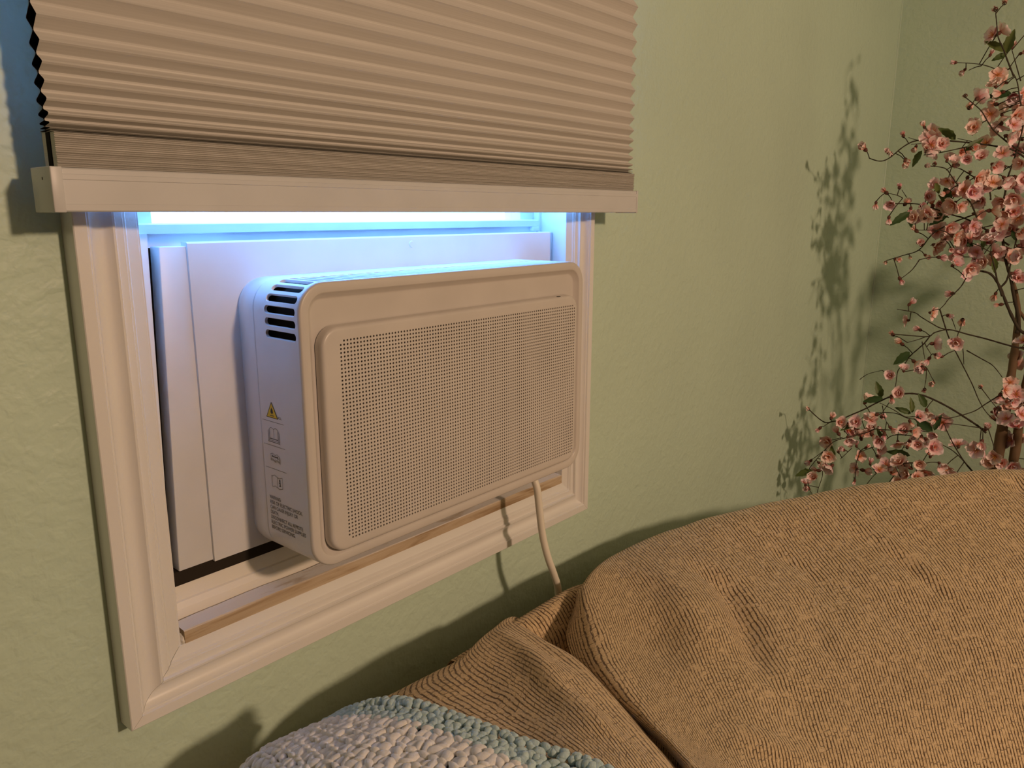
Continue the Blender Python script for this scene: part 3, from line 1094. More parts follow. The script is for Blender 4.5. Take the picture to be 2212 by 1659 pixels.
FLOWERS = [('b', [1.7615, -0.3258, 1.7549]),
 ('b', [1.8083, -0.3336, 1.7752]),
 ('f', [1.7635, -0.3396, 1.7076]),
 ('f', [1.7926, -0.323, 1.7089]),
 ('b', [1.7807, -0.3244, 1.6685]),
 ('b', [1.7899, -0.2539, 1.6608]),
 ('c', [1.8014, -0.2729, 1.6437]),
 ('c', [1.812, -0.3775, 1.6686]),
 ('b', [1.8145, -0.3581, 1.6854]),
 ('f', [1.7392, -0.3495, 1.6181]),
 ('f', [1.8004, -0.3562, 1.61]),
 ('f', [1.8238, -0.3846, 1.5842]),
 ('b', [1.7429, -0.2923, 1.5818]),
 ('f', [1.7663, -0.3127, 1.5777]),
 ('c', [1.7535, -0.3011, 1.5581]),
 ('f', [1.8153, -0.3331, 1.5478]),
 ('f', [1.7421, -0.3219, 1.5171]),
 ('f', [1.7663, -0.3633, 1.5182]),
 ('c', [1.6373, -0.1245, 1.472]),
 ('c', [1.6943, -0.1588, 1.4657]),
 ('b', [1.7254, -0.1793, 1.505]),
 ('c', [1.7694, -0.2106, 1.5256]),
 ('f', [1.7743, -0.2302, 1.5116]),
 ('f', [1.7135, -0.2427, 1.4807]),
 ('f', [1.782, -0.2367, 1.4711]),
 ('c', [1.6823, -0.2, 1.4432]),
 ('c', [1.7528, -0.2018, 1.4792]),
 ('b', [1.6698, -0.1714, 1.4617]),
 ('c', [1.7046, -0.1959, 1.4495]),
 ('c', [1.685, -0.2408, 1.4692]),
 ('f', [1.7768, -0.2649, 1.4493]),
 ('f', [1.7829, -0.2897, 1.4667]),
 ('f', [1.7225, -0.3206, 1.5118]),
 ('f', [1.7782, -0.3607, 1.5116]),
 ('f', [1.7561, -0.3797, 1.4935]),
 ('f', [1.7855, -0.3913, 1.5064]),
 ('f', [1.7947, -0.3967, 1.5221]),
 ('f', [1.7379, -0.3783, 1.4562]),
 ('f', [1.821, -0.3869, 1.4604]),
 ('f', [1.7491, -0.3619, 1.4344]),
 ('c', [1.772, -0.3766, 1.429]),
 ('f', [1.7451, -0.4135, 1.4361]),
 ('b', [1.678, -0.2462, 1.4334]),
 ('b', [1.7024, -0.2561, 1.4381]),
 ('c', [1.7321, -0.2963, 1.435]),
 ('b', [1.7989, -0.3104, 1.4223]),
 ('c', [1.7933, -0.3074, 1.408]),
 ('c', [1.7487, -0.3064, 1.3906]),
 ('f', [1.7365, -0.278, 1.4029]),
 ('f', [1.7504, -0.2538, 1.3917]),
 ('f', [1.8119, -0.3718, 1.3909]),
 ('b', [1.6936, -0.1911, 1.3894]),
 ('b', [1.7302, -0.153, 1.3795]),
 ('c', [1.6843, -0.1467, 1.3527]),
 ('f', [1.7138, -0.172, 1.3528]),
 ('c', [1.7375, -0.1969, 1.3529]),
 ('c', [1.7173, -0.2138, 1.3402]),
 ('f', [1.7474, -0.2397, 1.3693]),
 ('c', [1.7511, -0.2505, 1.3506]),
 ('b', [1.691, -0.2881, 1.3757]),
 ('f', [1.7058, -0.3189, 1.3814]),
 ('f', [1.6938, -0.2574, 1.33]),
 ('c', [1.6743, -0.1805, 1.3195]),
 ('f', [1.7343, -0.3519, 1.3598]),
 ('f', [1.7394, -0.4093, 1.3652]),
 ('f', [1.749, -0.3881, 1.3597]),
 ('f', [1.7992, -0.4162, 1.3502]),
 ('f', [1.8126, -0.3736, 1.322]),
 ('f', [1.7695, -0.4091, 1.3342]),
 ('f', [1.7458, -0.3392, 1.3301]),
 ('f', [1.7339, -0.2933, 1.3015]),
 ('f', [1.7699, -0.3165, 1.2993]),
 ('b', [1.749, -0.2221, 1.2931]),
 ('c', [1.776, -0.2532, 1.2941]),
 ('f', [1.7455, -0.3386, 1.304]),
 ('f', [1.7877, -0.3605, 1.2894]),
 ('f', [1.7717, -0.4222, 1.2947]),
 ('f', [1.7734, -0.2836, 1.2852]),
 ('c', [1.7292, -0.3394, 1.274]),
 ('f', [1.8041, -0.3605, 1.2664]),
 ('f', [1.7796, -0.4016, 1.2539]),
 ('c', [1.7466, -0.2378, 1.2607]),
 ('c', [1.7306, -0.2537, 1.2364]),
 ('c', [1.7178, -0.2853, 1.2339]),
 ('c', [1.7428, -0.3007, 1.2531]),
 ('f', [1.7003, -0.3181, 1.2196]),
 ('f', [1.7104, -0.3494, 1.2153]),
 ('c', [1.7627, -0.3496, 1.2302]),
 ('f', [1.7629, -0.3665, 1.2247]),
 ('f', [1.8136, -0.404, 1.2239]),
 ('f', [1.7402, -0.4348, 1.2385]),
 ('b', [1.7065, -0.1751, 1.2185]),
 ('c', [1.7068, -0.1974, 1.2268]),
 ('b', [1.7266, -0.2219, 1.2312]),
 ('b', [1.7334, -0.2047, 1.1785]),
 ('f', [1.7556, -0.3344, 1.1967]),
 ('f', [1.7939, -0.4321, 1.1892]),
 ('c', [1.7716, -0.3951, 1.1534]),
 ('b', [1.787, -0.4046, 1.1298]),
 ('c', [1.7188, -0.3181, 1.1544]),
 ('c', [1.7221, -0.234, 1.1248]),
 ('f', [1.7322, -0.2297, 1.0842]),
 ('f', [1.6998, -0.2854, 1.1095]),
 ('c', [1.7719, -0.2493, 1.0595]),
 ('b', [1.73, -0.2013, 1.0485]),
 ('c', [1.7566, -0.2167, 1.0243]),
 ('b', [1.7216, -0.3175, 1.1037]),
 ('c', [1.7453, -0.3414, 1.0928]),
 ('f', [1.7081, -0.295, 1.039]),
 ('f', [1.7017, -0.3423, 1.0491]),
 ('c', [1.6854, -0.3078, 1.0177]),
 ('f', [1.7659, -0.4625, 1.055]),
 ('f', [1.8228, -0.4476, 1.0086]),
 ('c', [1.6953, -0.2919, 1.0036]),
 ('f', [1.7388, -0.2545, 0.9861]),
 ('c', [1.699, -0.2779, 0.9817]),
 ('f', [1.6691, -0.2481, 0.9759]),
 ('f', [1.6734, -0.2208, 0.9583]),
 ('c', [1.7437, -0.2751, 0.9701]),
 ('c', [1.7369, -0.308, 1.0062]),
 ('c', [1.7368, -0.2994, 0.941]),
 ('b', [1.7215, -0.2856, 0.926]),
 ('f', [1.6873, -0.2407, 0.9164]),
 ('b', [1.7036, -0.221, 0.8991]),
 ('f', [1.73, -0.1568, 0.8748]),
 ('b', [1.6201, -0.0543, 0.8616]),
 ('c', [1.6887, -0.0912, 0.8316]),
 ('b', [1.6327, -0.0822, 0.8132]),
 ('f', [1.6405, -0.1273, 0.8361]),
 ('f', [1.6732, -0.1863, 0.8466]),
 ('f', [1.641, -0.1642, 0.8425]),
 ('f', [1.7313, -0.1633, 0.8019]),
 ('f', [1.6628, -0.1427, 0.7942]),
 ('c', [1.662, -0.2004, 0.8627]),
 ('b', [1.6499, -0.2264, 0.8199]),
 ('f', [1.6741, -0.2794, 0.8335]),
 ('f', [1.6937, -0.2853, 0.8663]),
 ('f', [1.7195, -0.2963, 0.8765]),
 ('c', [1.7439, -0.3132, 0.8541]),
 ('f', [1.7861, -0.32, 0.8397]),
 ('c', [1.7559, -0.256, 0.8347]),
 ('f', [1.6832, -0.2506, 0.7988]),
 ('c', [1.728, -0.2665, 0.7962]),
 ('f', [1.7699, -0.294, 0.7943]),
 ('f', [1.6921, -0.3241, 0.7998]),
 ('f', [1.699, -0.0866, 0.768]),
 ('b', [1.6671, -0.1469, 0.7822]),
 ('c', [1.7099, -0.1509, 0.7659]),
 ('b', [1.6707, -0.1851, 0.7772]),
 ('f', [1.7082, -0.2008, 0.7715]),
 ('b', [1.6707, -0.1209, 0.7524]),
 ('c', [1.6337, -0.143, 0.7705]),
 ('f', [1.7095, -0.1602, 0.739]),
 ('f', [1.6929, -0.0822, 0.7096]),
 ('f', [1.6637, -0.1097, 0.7144]),
 ('c', [1.6403, -0.0644, 0.7239]),
 ('c', [1.7011, -0.0653, 0.6839]),
 ('f', [1.642, -0.0788, 0.6828]),
 ('f', [1.6865, -0.0429, 0.645]),
 ('c', [1.6422, -0.0653, 0.6501]),
 ('b', [1.6449, -0.093, 0.6387]),
 ('f', [1.6679, -0.1677, 0.7199]),
 ('b', [1.6365, -0.1748, 0.6966]),
 ('c', [1.6643, -0.186, 0.7201]),
 ('c', [1.6517, -0.1668, 0.6643]),
 ('f', [1.6531, -0.2239, 0.7314]),
 ('f', [1.7089, -0.2382, 0.7129]),
 ('c', [1.7062, -0.2621, 0.7306]),
 ('f', [1.6754, -0.3027, 0.7589]),
 ('f', [1.6806, -0.2791, 0.7248]),
 ('f', [1.7678, -0.2972, 0.7105]),
 ('f', [1.6995, -0.3404, 0.7608]),
 ('f', [1.7271, -0.3483, 0.744]),
 ('f', [1.7933, -0.3582, 0.7874]),
 ('f', [1.7223, -0.4088, 0.8052]),
 ('c', [1.7574, -0.4149, 0.847]),
 ('f', [1.8134, -0.462, 0.8167]),
 ('f', [1.7244, -0.4445, 0.7944]),
 ('c', [1.7202, -0.4146, 0.8223]),
 ('f', [1.8293, -0.4477, 0.9925]),
 ('f', [1.8005, -0.4437, 0.9531]),
 ('f', [1.7546, -0.4405, 0.9432]),
 ('f', [1.7844, -0.4612, 0.9303]),
 ('f', [1.7582, -0.4571, 0.9194]),
 ('f', [1.8105, -0.4181, 0.8767]),
 ('c', [1.8174, -0.423, 0.8581]),
 ('f', [1.7465, -0.4794, 0.8933]),
 ('f', [1.7888, -0.4698, 0.8547]),
 ('f', [1.7517, -0.4757, 0.7722]),
 ('b', [1.7532, -0.3934, 0.943]),
 ('f', [1.7935, -0.4289, 0.7582]),
 ('f', [1.8104, -0.4899, 0.7331]),
 ('f', [1.7656, -0.3972, 1.7091]),
 ('f', [1.7844, -0.4174, 1.6278]),
 ('f', [1.7907, -0.4176, 1.5543]),
 ('f', [1.7913, -0.4383, 1.4869]),
 ('f', [1.8148, -0.421, 1.4702]),
 ('f', [1.8285, -0.4376, 1.392]),
 ('f', [1.7892, -0.4662, 1.3323]),
 ('f', [1.7923, -0.4474, 1.3126]),
 ('f', [1.7594, -0.4708, 1.2547]),
 ('f', [1.7863, -0.4695, 1.1735]),
 ('f', [1.8459, -0.4912, 0.9804]),
 ('f', [1.7984, -0.4947, 0.9243]),
 ('f', [1.8084, -0.5174, 0.8395]),
 ('f', [1.8103, -0.5166, 0.7727]),
 ('f', [1.8154, -0.4426, 1.5641]),
 ('f', [1.8422, -0.4639, 1.4407]),
 ('f', [1.7907, -0.4983, 1.2741]),
 ('f', [1.7904, -0.5045, 1.0944]),
 ('f', [1.8534, -0.543, 0.8782]),
 ('f', [1.7241, -0.2364, 1.3217]),
 ('f', [1.7821, -0.2591, 1.3529]),
 ('f', [1.7091, -0.3017, 1.352]),
 ('f', [1.7735, -0.2871, 1.3732]),
 ('f', [1.7577, -0.3452, 1.2917]),
 ('f', [1.7472, -0.3208, 1.2402]),
 ('f', [1.7712, -0.2619, 1.2584]),
 ('f', [1.734, -0.3853, 1.2479]),
 ('c', [1.7854, -0.4212, 1.2014]),
 ('f', [1.7383, -0.347, 1.3816]),
 ('f', [1.7658, -0.3941, 1.3912]),
 ('c', [1.7981, -0.3426, 1.4133]),
 ('f', [1.7819, -0.4207, 1.4008]),
 ('c', [1.7268, -0.2017, 0.81]),
 ('c', [1.6558, -0.2383, 0.8379]),
 ('c', [1.7453, -0.1929, 0.7382]),
 ('b', [1.753, -0.2333, 0.7447]),
 ('f', [1.6996, -0.1502, 0.8064]),
 ('c', [1.6454, -0.1422, 0.8342]),
 ('f', [1.7458, -0.3107, 0.7625]),
 ('f', [1.7143, -0.3696, 0.7317]),
 ('f', [1.7175, -0.2386, 1.493]),
 ('f', [1.6912, -0.2688, 1.4779]),
 ('f', [1.7023, -0.2938, 1.4357]),
 ('f', [1.7201, -0.3162, 1.4454]),
 ('f', [1.7316, -0.3402, 1.4498]),
 ('f', [1.8002, -0.3341, 1.4835]),
 ('c', [1.7317, -0.3202, 1.4701]),
 ('f', [1.7778, -0.2834, 1.3989]),
 ('f', [1.711, -0.34, 1.4054]),
 ('f', [1.7267, -0.3691, 1.3955]),
 ('f', [1.7346, -0.3882, 1.405]),
 ('f', [1.8292, -0.3966, 1.4079]),
 ('f', [1.8163, -0.3964, 1.3875]),
 ('f', [1.7089, -0.3349, 1.3763]),
 ('f', [1.8065, -0.3397, 1.3476]),
 ('f', [1.7421, -0.3692, 1.3371]),
 ('f', [1.7565, -0.3981, 1.3322]),
 ('f', [1.796, -0.4157, 1.3223]),
 ('f', [1.7475, -0.3937, 1.3075]),
 ('f', [1.8305, -0.401, 1.2965]),
 ('f', [1.7591, -0.3807, 1.2923]),
 ('f', [1.7675, -0.3447, 1.2813]),
 ('f', [1.76, -0.3243, 1.2708]),
 ('f', [1.7234, -0.3068, 1.2815]),
 ('c', [1.7626, -0.2811, 1.2749]),
 ('f', [1.7839, -0.2607, 1.2899]),
 ('f', [1.7518, -0.2859, 1.3372]),
 ('f', [1.7081, -0.3161, 1.347]),
 ('f', [1.7655, -0.2611, 1.3216]),
 ('f', [1.7634, -0.3086, 1.2391]),
 ('f', [1.7593, -0.3502, 1.2458]),
 ('f', [1.7879, -0.3836, 1.2304]),
 ('f', [1.7592, -0.4177, 1.238]),
 ('f', [1.7558, -0.3946, 1.2525]),
 ('f', [1.7906, -0.428, 1.2624]),
 ('f', [1.7263, -0.3792, 1.273]),
 ('c', [1.7329, -0.2317, 1.3475]),
 ('f', [1.6953, -0.2523, 1.3219]),
 ('f', [1.6949, -0.2287, 1.3217]),
 ('f', [1.826, -0.3892, 1.4724]),
 ('f', [1.7979, -0.3994, 1.4896]),
 ('f', [1.7589, -0.3885, 1.5159]),
 ('c', [1.7923, -0.3435, 1.5652]),
 ('f', [1.8312, -0.3645, 1.5625]),
 ('f', [1.8288, -0.3874, 1.5556]),
 ('f', [1.8069, -0.3573, 1.5414]),
 ('f', [1.7693, -0.389, 1.5357]),
 ('c', [1.7747, -0.3264, 1.5841]),
 ('f', [1.7855, -0.3549, 1.5874]),
 ('f', [1.7313, -0.3491, 1.5959]),
 ('f', [1.8038, -0.3744, 1.5829]),
 ('f', [1.6778, -0.1347, 0.8083]),
 ('f', [1.687, -0.1659, 0.7944]),
 ('f', [1.7161, -0.1827, 0.8147]),
 ('f', [1.6546, -0.2162, 0.8055]),
 ('c', [1.6636, -0.1976, 0.8115]),
 ('f', [1.7623, -0.2455, 0.8103]),
 ('f', [1.704, -0.2943, 0.815]),
 ('f', [1.7087, -0.3218, 0.8248]),
 ('f', [1.6797, -0.296, 0.8039]),
 ('c', [1.6721, -0.1969, 0.7393]),
 ('f', [1.7074, -0.2252, 0.7305]),
 ('f', [1.6644, -0.2647, 0.7558]),
 ('f', [1.6954, -0.2791, 0.7394]),
 ('f', [1.6967, -0.296, 0.7197]),
 ('f', [1.6759, -0.2668, 0.7071]),
 ('f', [1.7517, -0.2769, 0.83]),
 ('f', [1.7733, -0.2865, 0.8388]),
 ('c', [1.7566, -0.256, 0.7722]),
 ('c', [1.6637, -0.1175, 0.8023]),
 ('f', [1.6202, -0.1139, 0.7525]),
 ('c', [1.6425, -0.0866, 0.7233]),
 ('f', [1.6827, -0.1489, 0.8158]),
 ('c', [1.6864, -0.2081, 0.8546]),
 ('f', [1.8016, -0.4384, 0.9039]),
 ('f', [1.8088, -0.4569, 0.8945]),
 ('f', [1.8287, -0.4668, 0.9034]),
 ('f', [1.7724, -0.4311, 0.9246]),
 ('f', [1.7538, -0.4529, 0.8775]),
 ('f', [1.8287, -0.4716, 0.8263]),
 ('f', [1.8048, -0.417, 0.7643]),
 ('f', [1.7397, -0.4578, 0.778]),
 ('f', [1.7557, -0.4806, 0.7568]),
 ('f', [2.0215, -0.5543, 1.2336]),
 ('c', [2.0741, -0.558, 1.3381]),
 ('f', [2.0755, -0.5824, 1.3417]),
 ('c', [2.1264, -0.5861, 1.3349]),
 ('f', [2.166, -0.5888, 1.342]),
 ('f', [2.1166, -0.5789, 1.3436]),
 ('f', [2.1268, -0.6419, 1.3657]),
 ('f', [2.1754, -0.6066, 1.3995]),
 ('c', [2.169, -0.6121, 1.4209]),
 ('c', [1.8242, -0.5766, 1.2931]),
 ('f', [1.8297, -0.6164, 1.2886]),
 ('c', [1.8319, -0.6288, 1.2992]),
 ('f', [1.8644, -0.6831, 1.3745]),
 ('f', [1.8468, -0.6946, 1.3255]),
 ('f', [1.8733, -0.6981, 1.3507]),
 ('c', [1.845, -0.7348, 1.3469]),
 ('f', [1.8306, -0.7308, 1.3625]),
 ('f', [1.8397, -0.7291, 1.3572]),
 ('f', [1.7535, -0.5459, 1.3145]),
 ('f', [1.6882, -0.6307, 1.3719]),
 ('f', [1.7056, -0.6344, 1.3566]),
 ('f', [1.6495, -0.6656, 1.4111]),
 ('f', [1.6041, -0.6897, 1.3958]),
 ('c', [1.6147, -0.6786, 1.3736]),
 ('f', [1.5038, -0.679, 1.3755]),
 ('c', [1.557, -0.7267, 1.4019]),
 ('f', [1.4831, -0.7723, 1.4657]),
 ('f', [1.8526, -0.5858, 1.2316]),
 ('f', [1.8016, -0.6476, 1.2073]),
 ('f', [1.8368, -0.6527, 1.1897]),
 ('f', [1.8006, -0.6684, 1.234]),
 ('f', [1.8, -0.7248, 1.2401]),
 ('f', [1.7743, -0.6877, 1.2694]),
 ('c', [1.7516, -0.735, 1.2377]),
 ('f', [1.7548, -0.7262, 1.2431]),
 ('f', [1.758, -0.7218, 1.2265]),
 ('f', [1.8351, -0.627, 1.3019]),
 ('c', [1.8032, -0.7008, 1.2517]),
 ('c', [1.794, -0.6749, 1.3433]),
 ('c', [1.8419, -0.7118, 1.3525]),
 ('f', [1.8283, -0.6983, 1.3575]),
 ('c', [1.8156, -0.7162, 1.3794]),
 ('c', [1.8311, -0.7695, 1.3651]),
 ('c', [1.8166, -0.7695, 1.3737]),
 ('f', [1.7832, -0.7522, 1.3806]),
 ('f', [1.9065, -0.6085, 1.1967]),
 ('f', [1.9224, -0.6236, 1.2114]),
 ('c', [1.8645, -0.6728, 1.1932]),
 ('c', [1.9069, -0.6957, 1.1573]),
 ('f', [1.9075, -0.7038, 1.2007]),
 ('c', [1.8831, -0.7489, 1.1788]),
 ('c', [1.9033, -0.7349, 1.1894]),
 ('f', [1.8831, -0.7741, 1.1813]),
 ('f', [1.9323, -0.7995, 1.1532]),
 ('f', [1.7344, -0.5656, 0.9284]),
 ('f', [1.7395, -0.5941, 0.9203]),
 ('f', [1.7002, -0.6333, 0.9166]),
 ('f', [1.6886, -0.665, 0.8736]),
 ('f', [1.6257, -0.6804, 0.8612]),
 ('f', [1.6054, -0.7301, 0.9075]),
 ('f', [1.5717, -0.6988, 0.8915]),
 ('c', [1.5733, -0.7164, 0.8543]),
 ('f', [1.5671, -0.803, 0.847]),
 ('f', [2.0229, -0.5276, 1.1984]),
 ('f', [2.0492, -0.5517, 1.2445]),
 ('f', [2.0632, -0.5652, 1.2542]),
 ('f', [2.0245, -0.5317, 1.2716]),
 ('f', [2.1043, -0.5413, 1.3144]),
 ('f', [2.156, -0.4929, 1.325]),
 ('c', [2.1744, -0.572, 1.3097]),
 ('f', [2.1106, -0.536, 1.3603]),
 ('f', [2.1391, -0.5421, 1.3639]),
 ('c', [1.7859, -0.6532, 1.1132]),
 ('c', [1.7825, -0.6608, 1.1661]),
 ('f', [1.7402, -0.7307, 1.2035]),
 ('f', [1.7293, -0.7704, 1.1688]),
 ('c', [1.7104, -0.774, 1.2393]),
 ('c', [1.7423, -0.8353, 1.2355]),
 ('f', [1.6963, -0.7889, 1.2364]),
 ('c', [1.7033, -0.8156, 1.2153]),
 ('c', [1.6817, -0.849, 1.2428]),
 ('f', [1.9289, -0.6303, 1.0951]),
 ('f', [1.9831, -0.6998, 1.0946]),
 ('c', [1.9872, -0.6873, 1.0747]),
 ('f', [1.9366, -0.7491, 1.0967]),
 ('c', [2.0227, -0.7786, 1.1169]),
 ('c', [2.0248, -0.8313, 1.174]),
 ('f', [1.9876, -0.8078, 1.1572]),
 ('f', [2.0374, -0.8405, 1.142]),
 ('f', [2.0403, -0.8261, 1.1433]),
 ('f', [1.7367, -0.619, 1.2294]),
 ('f', [1.7555, -0.6882, 1.1935]),
 ('c', [1.6869, -0.6787, 1.1841]),
 ('f', [1.6683, -0.7102, 1.1535]),
 ('c', [1.617, -0.6842, 1.1694]),
 ('f', [1.6373, -0.7261, 1.1881]),
 ('f', [1.5782, -0.6863, 1.1691]),
 ('f', [1.5853, -0.7035, 1.1271]),
 ('f', [1.6302, -0.733, 1.1513]),
 ('f', [1.8895, -0.5444, 0.8214]),
 ('c', [1.8923, -0.5568, 0.8013]),
 ('f', [1.9415, -0.5753, 0.8286]),
 ('c', [1.9236, -0.5932, 0.7968]),
 ('f', [1.9251, -0.6406, 0.8307]),
 ('f', [1.9481, -0.6683, 0.8206]),
 ('f', [1.8762, -0.6712, 0.7827]),
 ('c', [1.9114, -0.6613, 0.7975]),
 ('c', [1.9158, -0.6289, 0.7826]),
 ('f', [1.9472, -0.547, 1.3148]),
 ('f', [1.9518, -0.6057, 1.3548]),
 ('f', [2.0112, -0.5957, 1.3927]),
 ('c', [1.9763, -0.7017, 1.4205]),
 ('f', [2.0316, -0.6656, 1.4087]),
 ('f', [2.0136, -0.6648, 1.4309]),
 ('f', [2.0967, -0.6573, 1.4578]),
 ('f', [2.0665, -0.6504, 1.4348]),
 ('f', [2.032, -0.695, 1.3846]),
 ('c', [1.8315, -0.6138, 1.0565]),
 ('c', [1.8206, -0.6972, 1.0218]),
 ('f', [1.8027, -0.7362, 1.0044]),
 ('f', [1.837, -0.7426, 1.0027]),
 ('c', [1.8188, -0.7676, 0.9829]),
 ('c', [1.7855, -0.8475, 1.0156]),
 ('f', [1.7939, -0.8277, 0.9834]),
 ('f', [1.8101, -0.9001, 0.9523]),
 ('f', [1.7844, -0.882, 0.9554])]
LEAVES = [([1.7919, -0.35, 1.6717],
 [1.7882, -0.309, 1.7007]),
 ([1.8165, -0.3481, 1.6727],
 [1.807, -0.3575, 1.7197]),
 ([1.7554, -0.3597, 1.6616],
 [1.7428, -0.3342, 1.6499]),
 ([1.7877, -0.374, 1.5831],
 [1.7773, -0.3219, 1.5819]),
 ([1.751, -0.282, 1.491],
 [1.7407, -0.2476, 1.5199]),
 ([1.7319, -0.3074, 1.4649],
 [1.7488, -0.3376, 1.4935]),
 ([1.7313, -0.2211, 1.4699],
 [1.7374, -0.2004, 1.4336]),
 ([1.6917, -0.2186, 1.334],
 [1.6677, -0.1866, 1.3052]),
 ([1.7054, -0.2175, 1.3319],
 [1.7005, -0.223, 1.299]),
 ([1.7394, -0.2915, 1.3341],
 [1.7229, -0.2699, 1.3746]),
 ([1.7591, -0.286, 1.3321],
 [1.7545, -0.245, 1.3049]),
 ([1.732, -0.3886, 1.2371],
 [1.7453, -0.3936, 1.2003]),
 ([1.6838, -0.2531, 1.018],
 [1.6674, -0.2255, 0.9864]),
 ([1.6973, -0.2008, 0.8994],
 [1.6911, -0.1852, 0.937]),
 ([1.6765, -0.2091, 0.9022],
 [1.6695, -0.1643, 0.8885]),
 ([1.7445, -0.2581, 0.8594],
 [1.7261, -0.2262, 0.8728]),
 ([1.6912, -0.2712, 0.8734],
 [1.6915, -0.2663, 0.9106]),
 ([1.7035, -0.317, 0.8341],
 [1.7049, -0.2754, 0.8601]),
 ([1.7606, -0.3091, 0.8224],
 [1.7752, -0.3168, 0.8621]),
 ([1.7097, -0.2741, 0.7649],
 [1.7026, -0.2218, 0.7676]),
 ([1.6453, -0.074, 0.6979],
 [1.6313, -0.0314, 0.6823]),
 ([1.6466, -0.1507, 0.832],
 [1.6261, -0.1344, 0.8195]),
 ([1.6797, -0.1065, 0.7181],
 [1.6698, -0.1034, 0.7635]),
 ([1.7863, -0.308, 1.2906],
 [1.7943, -0.3288, 1.2596]),
 ([1.7544, -0.3114, 1.2706],
 [1.7783, -0.3459, 1.2553]),
 ([1.7502, -0.3655, 1.2821],
 [1.7325, -0.3629, 1.2523]),
 ([1.676, -0.2162, 0.8007],
 [1.6717, -0.2042, 0.8282]),
 ([1.6992, -0.2974, 0.8896],
 [1.6881, -0.2817, 0.9225]),
 ([1.7582, -0.2696, 1.3885],
 [1.759, -0.2875, 1.3526]),
 ([1.7628, -0.3818, 1.352],
 [1.7518, -0.3724, 1.3717]),
 ([1.7886, -0.4183, 1.2723],
 [1.8004, -0.405, 1.297]),
 ([1.7067, -0.2605, 1.3974],
 [1.72, -0.2697, 1.3725]),
 ([1.7052, -0.1508, 0.8409],
 [1.7013, -0.1286, 0.82]),
 ([1.7275, -0.3035, 0.6779],
 [1.7342, -0.3189, 0.709]),
 ([1.7558, -0.488, 0.7694],
 [1.7503, -0.4699, 0.7391])]

# ------------------------------------------------------------------ room shell
Z0 = .85                        # height of the casing's lower edge
WY = .0234                      # face of the window wall
XL, XR = .0585, .700            # clear opening of the window
ZS, ZT = Z0 + .056, Z0 + 1.25   # sill line and head of the opening
X0, X1, Y0, HC = -3.2, 2.365, -4.6, 2.60

w = MB(); t_ = WY + .09
JB = .016
w.box((X0, WY, 0), (XL - JB, t_, HC)); w.box((XR + JB, WY, 0), (X1 + .1, t_, HC))
w.box((XL - JB, WY, 0), (XR + JB, t_, ZS - .01)); w.box((XL - JB, WY, ZT), (XR + JB, t_, HC))
obj('wall_north', w.make('wall_north', M['wall']), kind='structure')
def slab(name, a, b, mat):
    k = MB(); k.box(a, b); return obj(name, k.make(name, mat), kind='structure')
slab('wall_east', (X1, Y0, 0), (X1 + .1, WY, HC), M['wall'])
slab('wall_west', (X0 - .1, Y0, 0), (X0, t_, HC), M['wall_far'])
slab('wall_south', (X0 - .1, Y0 - .1, 0), (X1 + .1, Y0, HC), M['wall_far'])
slab('floor', (X0 - .1, Y0 - .1, -.1), (X1 + .1, t_, 0), M['floor'])
slab('ceiling', (X0 - .1, Y0 - .1, HC), (X1 + .1, t_, HC + .1), M['ceiling'])
slab('baseboard_north', (X0, WY - .012, 0), (X1, WY, .085), M['white'])
slab('baseboard_east', (X1 - .012, Y0, 0), (X1, WY - .012, .085), M['white'])
# thin paint bead where the two walls meet
k = MB(); k.tube([(X1 - .0005, WY - .0005, .09), (X1 - .0005, WY - .0005, HC)], .003, 8)
obj('trim_5', k.make('paint_bead', M['wall'], smooth=True), kind='structure')

# ------------------------------------------------------------------ window casing: four mitred boards
PROF = [(0,.0234),(0,.0008),(.0008,0),(.0106,0),(.0113,.0014),(.0120,.0022),(.0134,.0022),(.0142,.0036),(.0170,.0064),(.0205,.0080),
        (.0245,.0082),(.0280,.0068),(.0310,.0046),(.0326,.0032),(.0345,.0030),(.0353,.0044),(.0358,.0064),(.0425,.0066),(.0433,.0078),(.0452,.0080),
        (.0466,.0098),(.052,.0115),(.0570,.0124),(.0576,.0130),(.0576,.0234)]
Cbl, Cbr = Vector((-.0012, 0, Z0 + .0066)), Vector((.7490, 0, Z0 + .0008))
Ctl, Ctr = Vector((.0014, 0, Z0 + 1.315)), Vector((.7515, 0, Z0 + 1.315))
def casing(name, A, B, inward, gap=0.0):
    d = (B - A).normalized()
    vs = []; n = len(PROF)
    for P, sgn in ((A, 1), (B, -1)):
        for s, y in PROF:
            q = P + inward * s + d * (sgn * (s + gap))
            vs.append((q.x, y, q.z))
    fs = [(i, i + 1, n + i + 1, n + i) for i in range(n - 1)] + [tuple(range(n)), tuple(reversed(range(n, 2 * n)))]
    me = mesh(name, vs, fs, M['white'], smooth=True)
    bm = bmesh.new(); bm.from_mesh(me); bmesh.ops.recalc_face_normals(bm, faces=bm.faces); bm.to_mesh(me); bm.free()
    sharp(me, 28)
    return obj(name, me, kind='structure')
def inw(A, B, toward):
    d = (B - A).normalized(); v = toward - A; v = v - d * v.dot(d); v.y = 0
    return v.normalized()
mid = Vector((.375, 0, Z0 + .6))
casing('trim_1', Cbl, Ctl, inw(Cbl, Ctl, mid))
casing('trim_2', Cbr, Ctr, inw(Cbr, Ctr, mid))
casing('trim_3', Cbl, Cbr, inw(Cbl, Cbr, mid), .0003)
casing('trim_4', Ctl, Ctr, inw(Ctl, Ctr, mid))

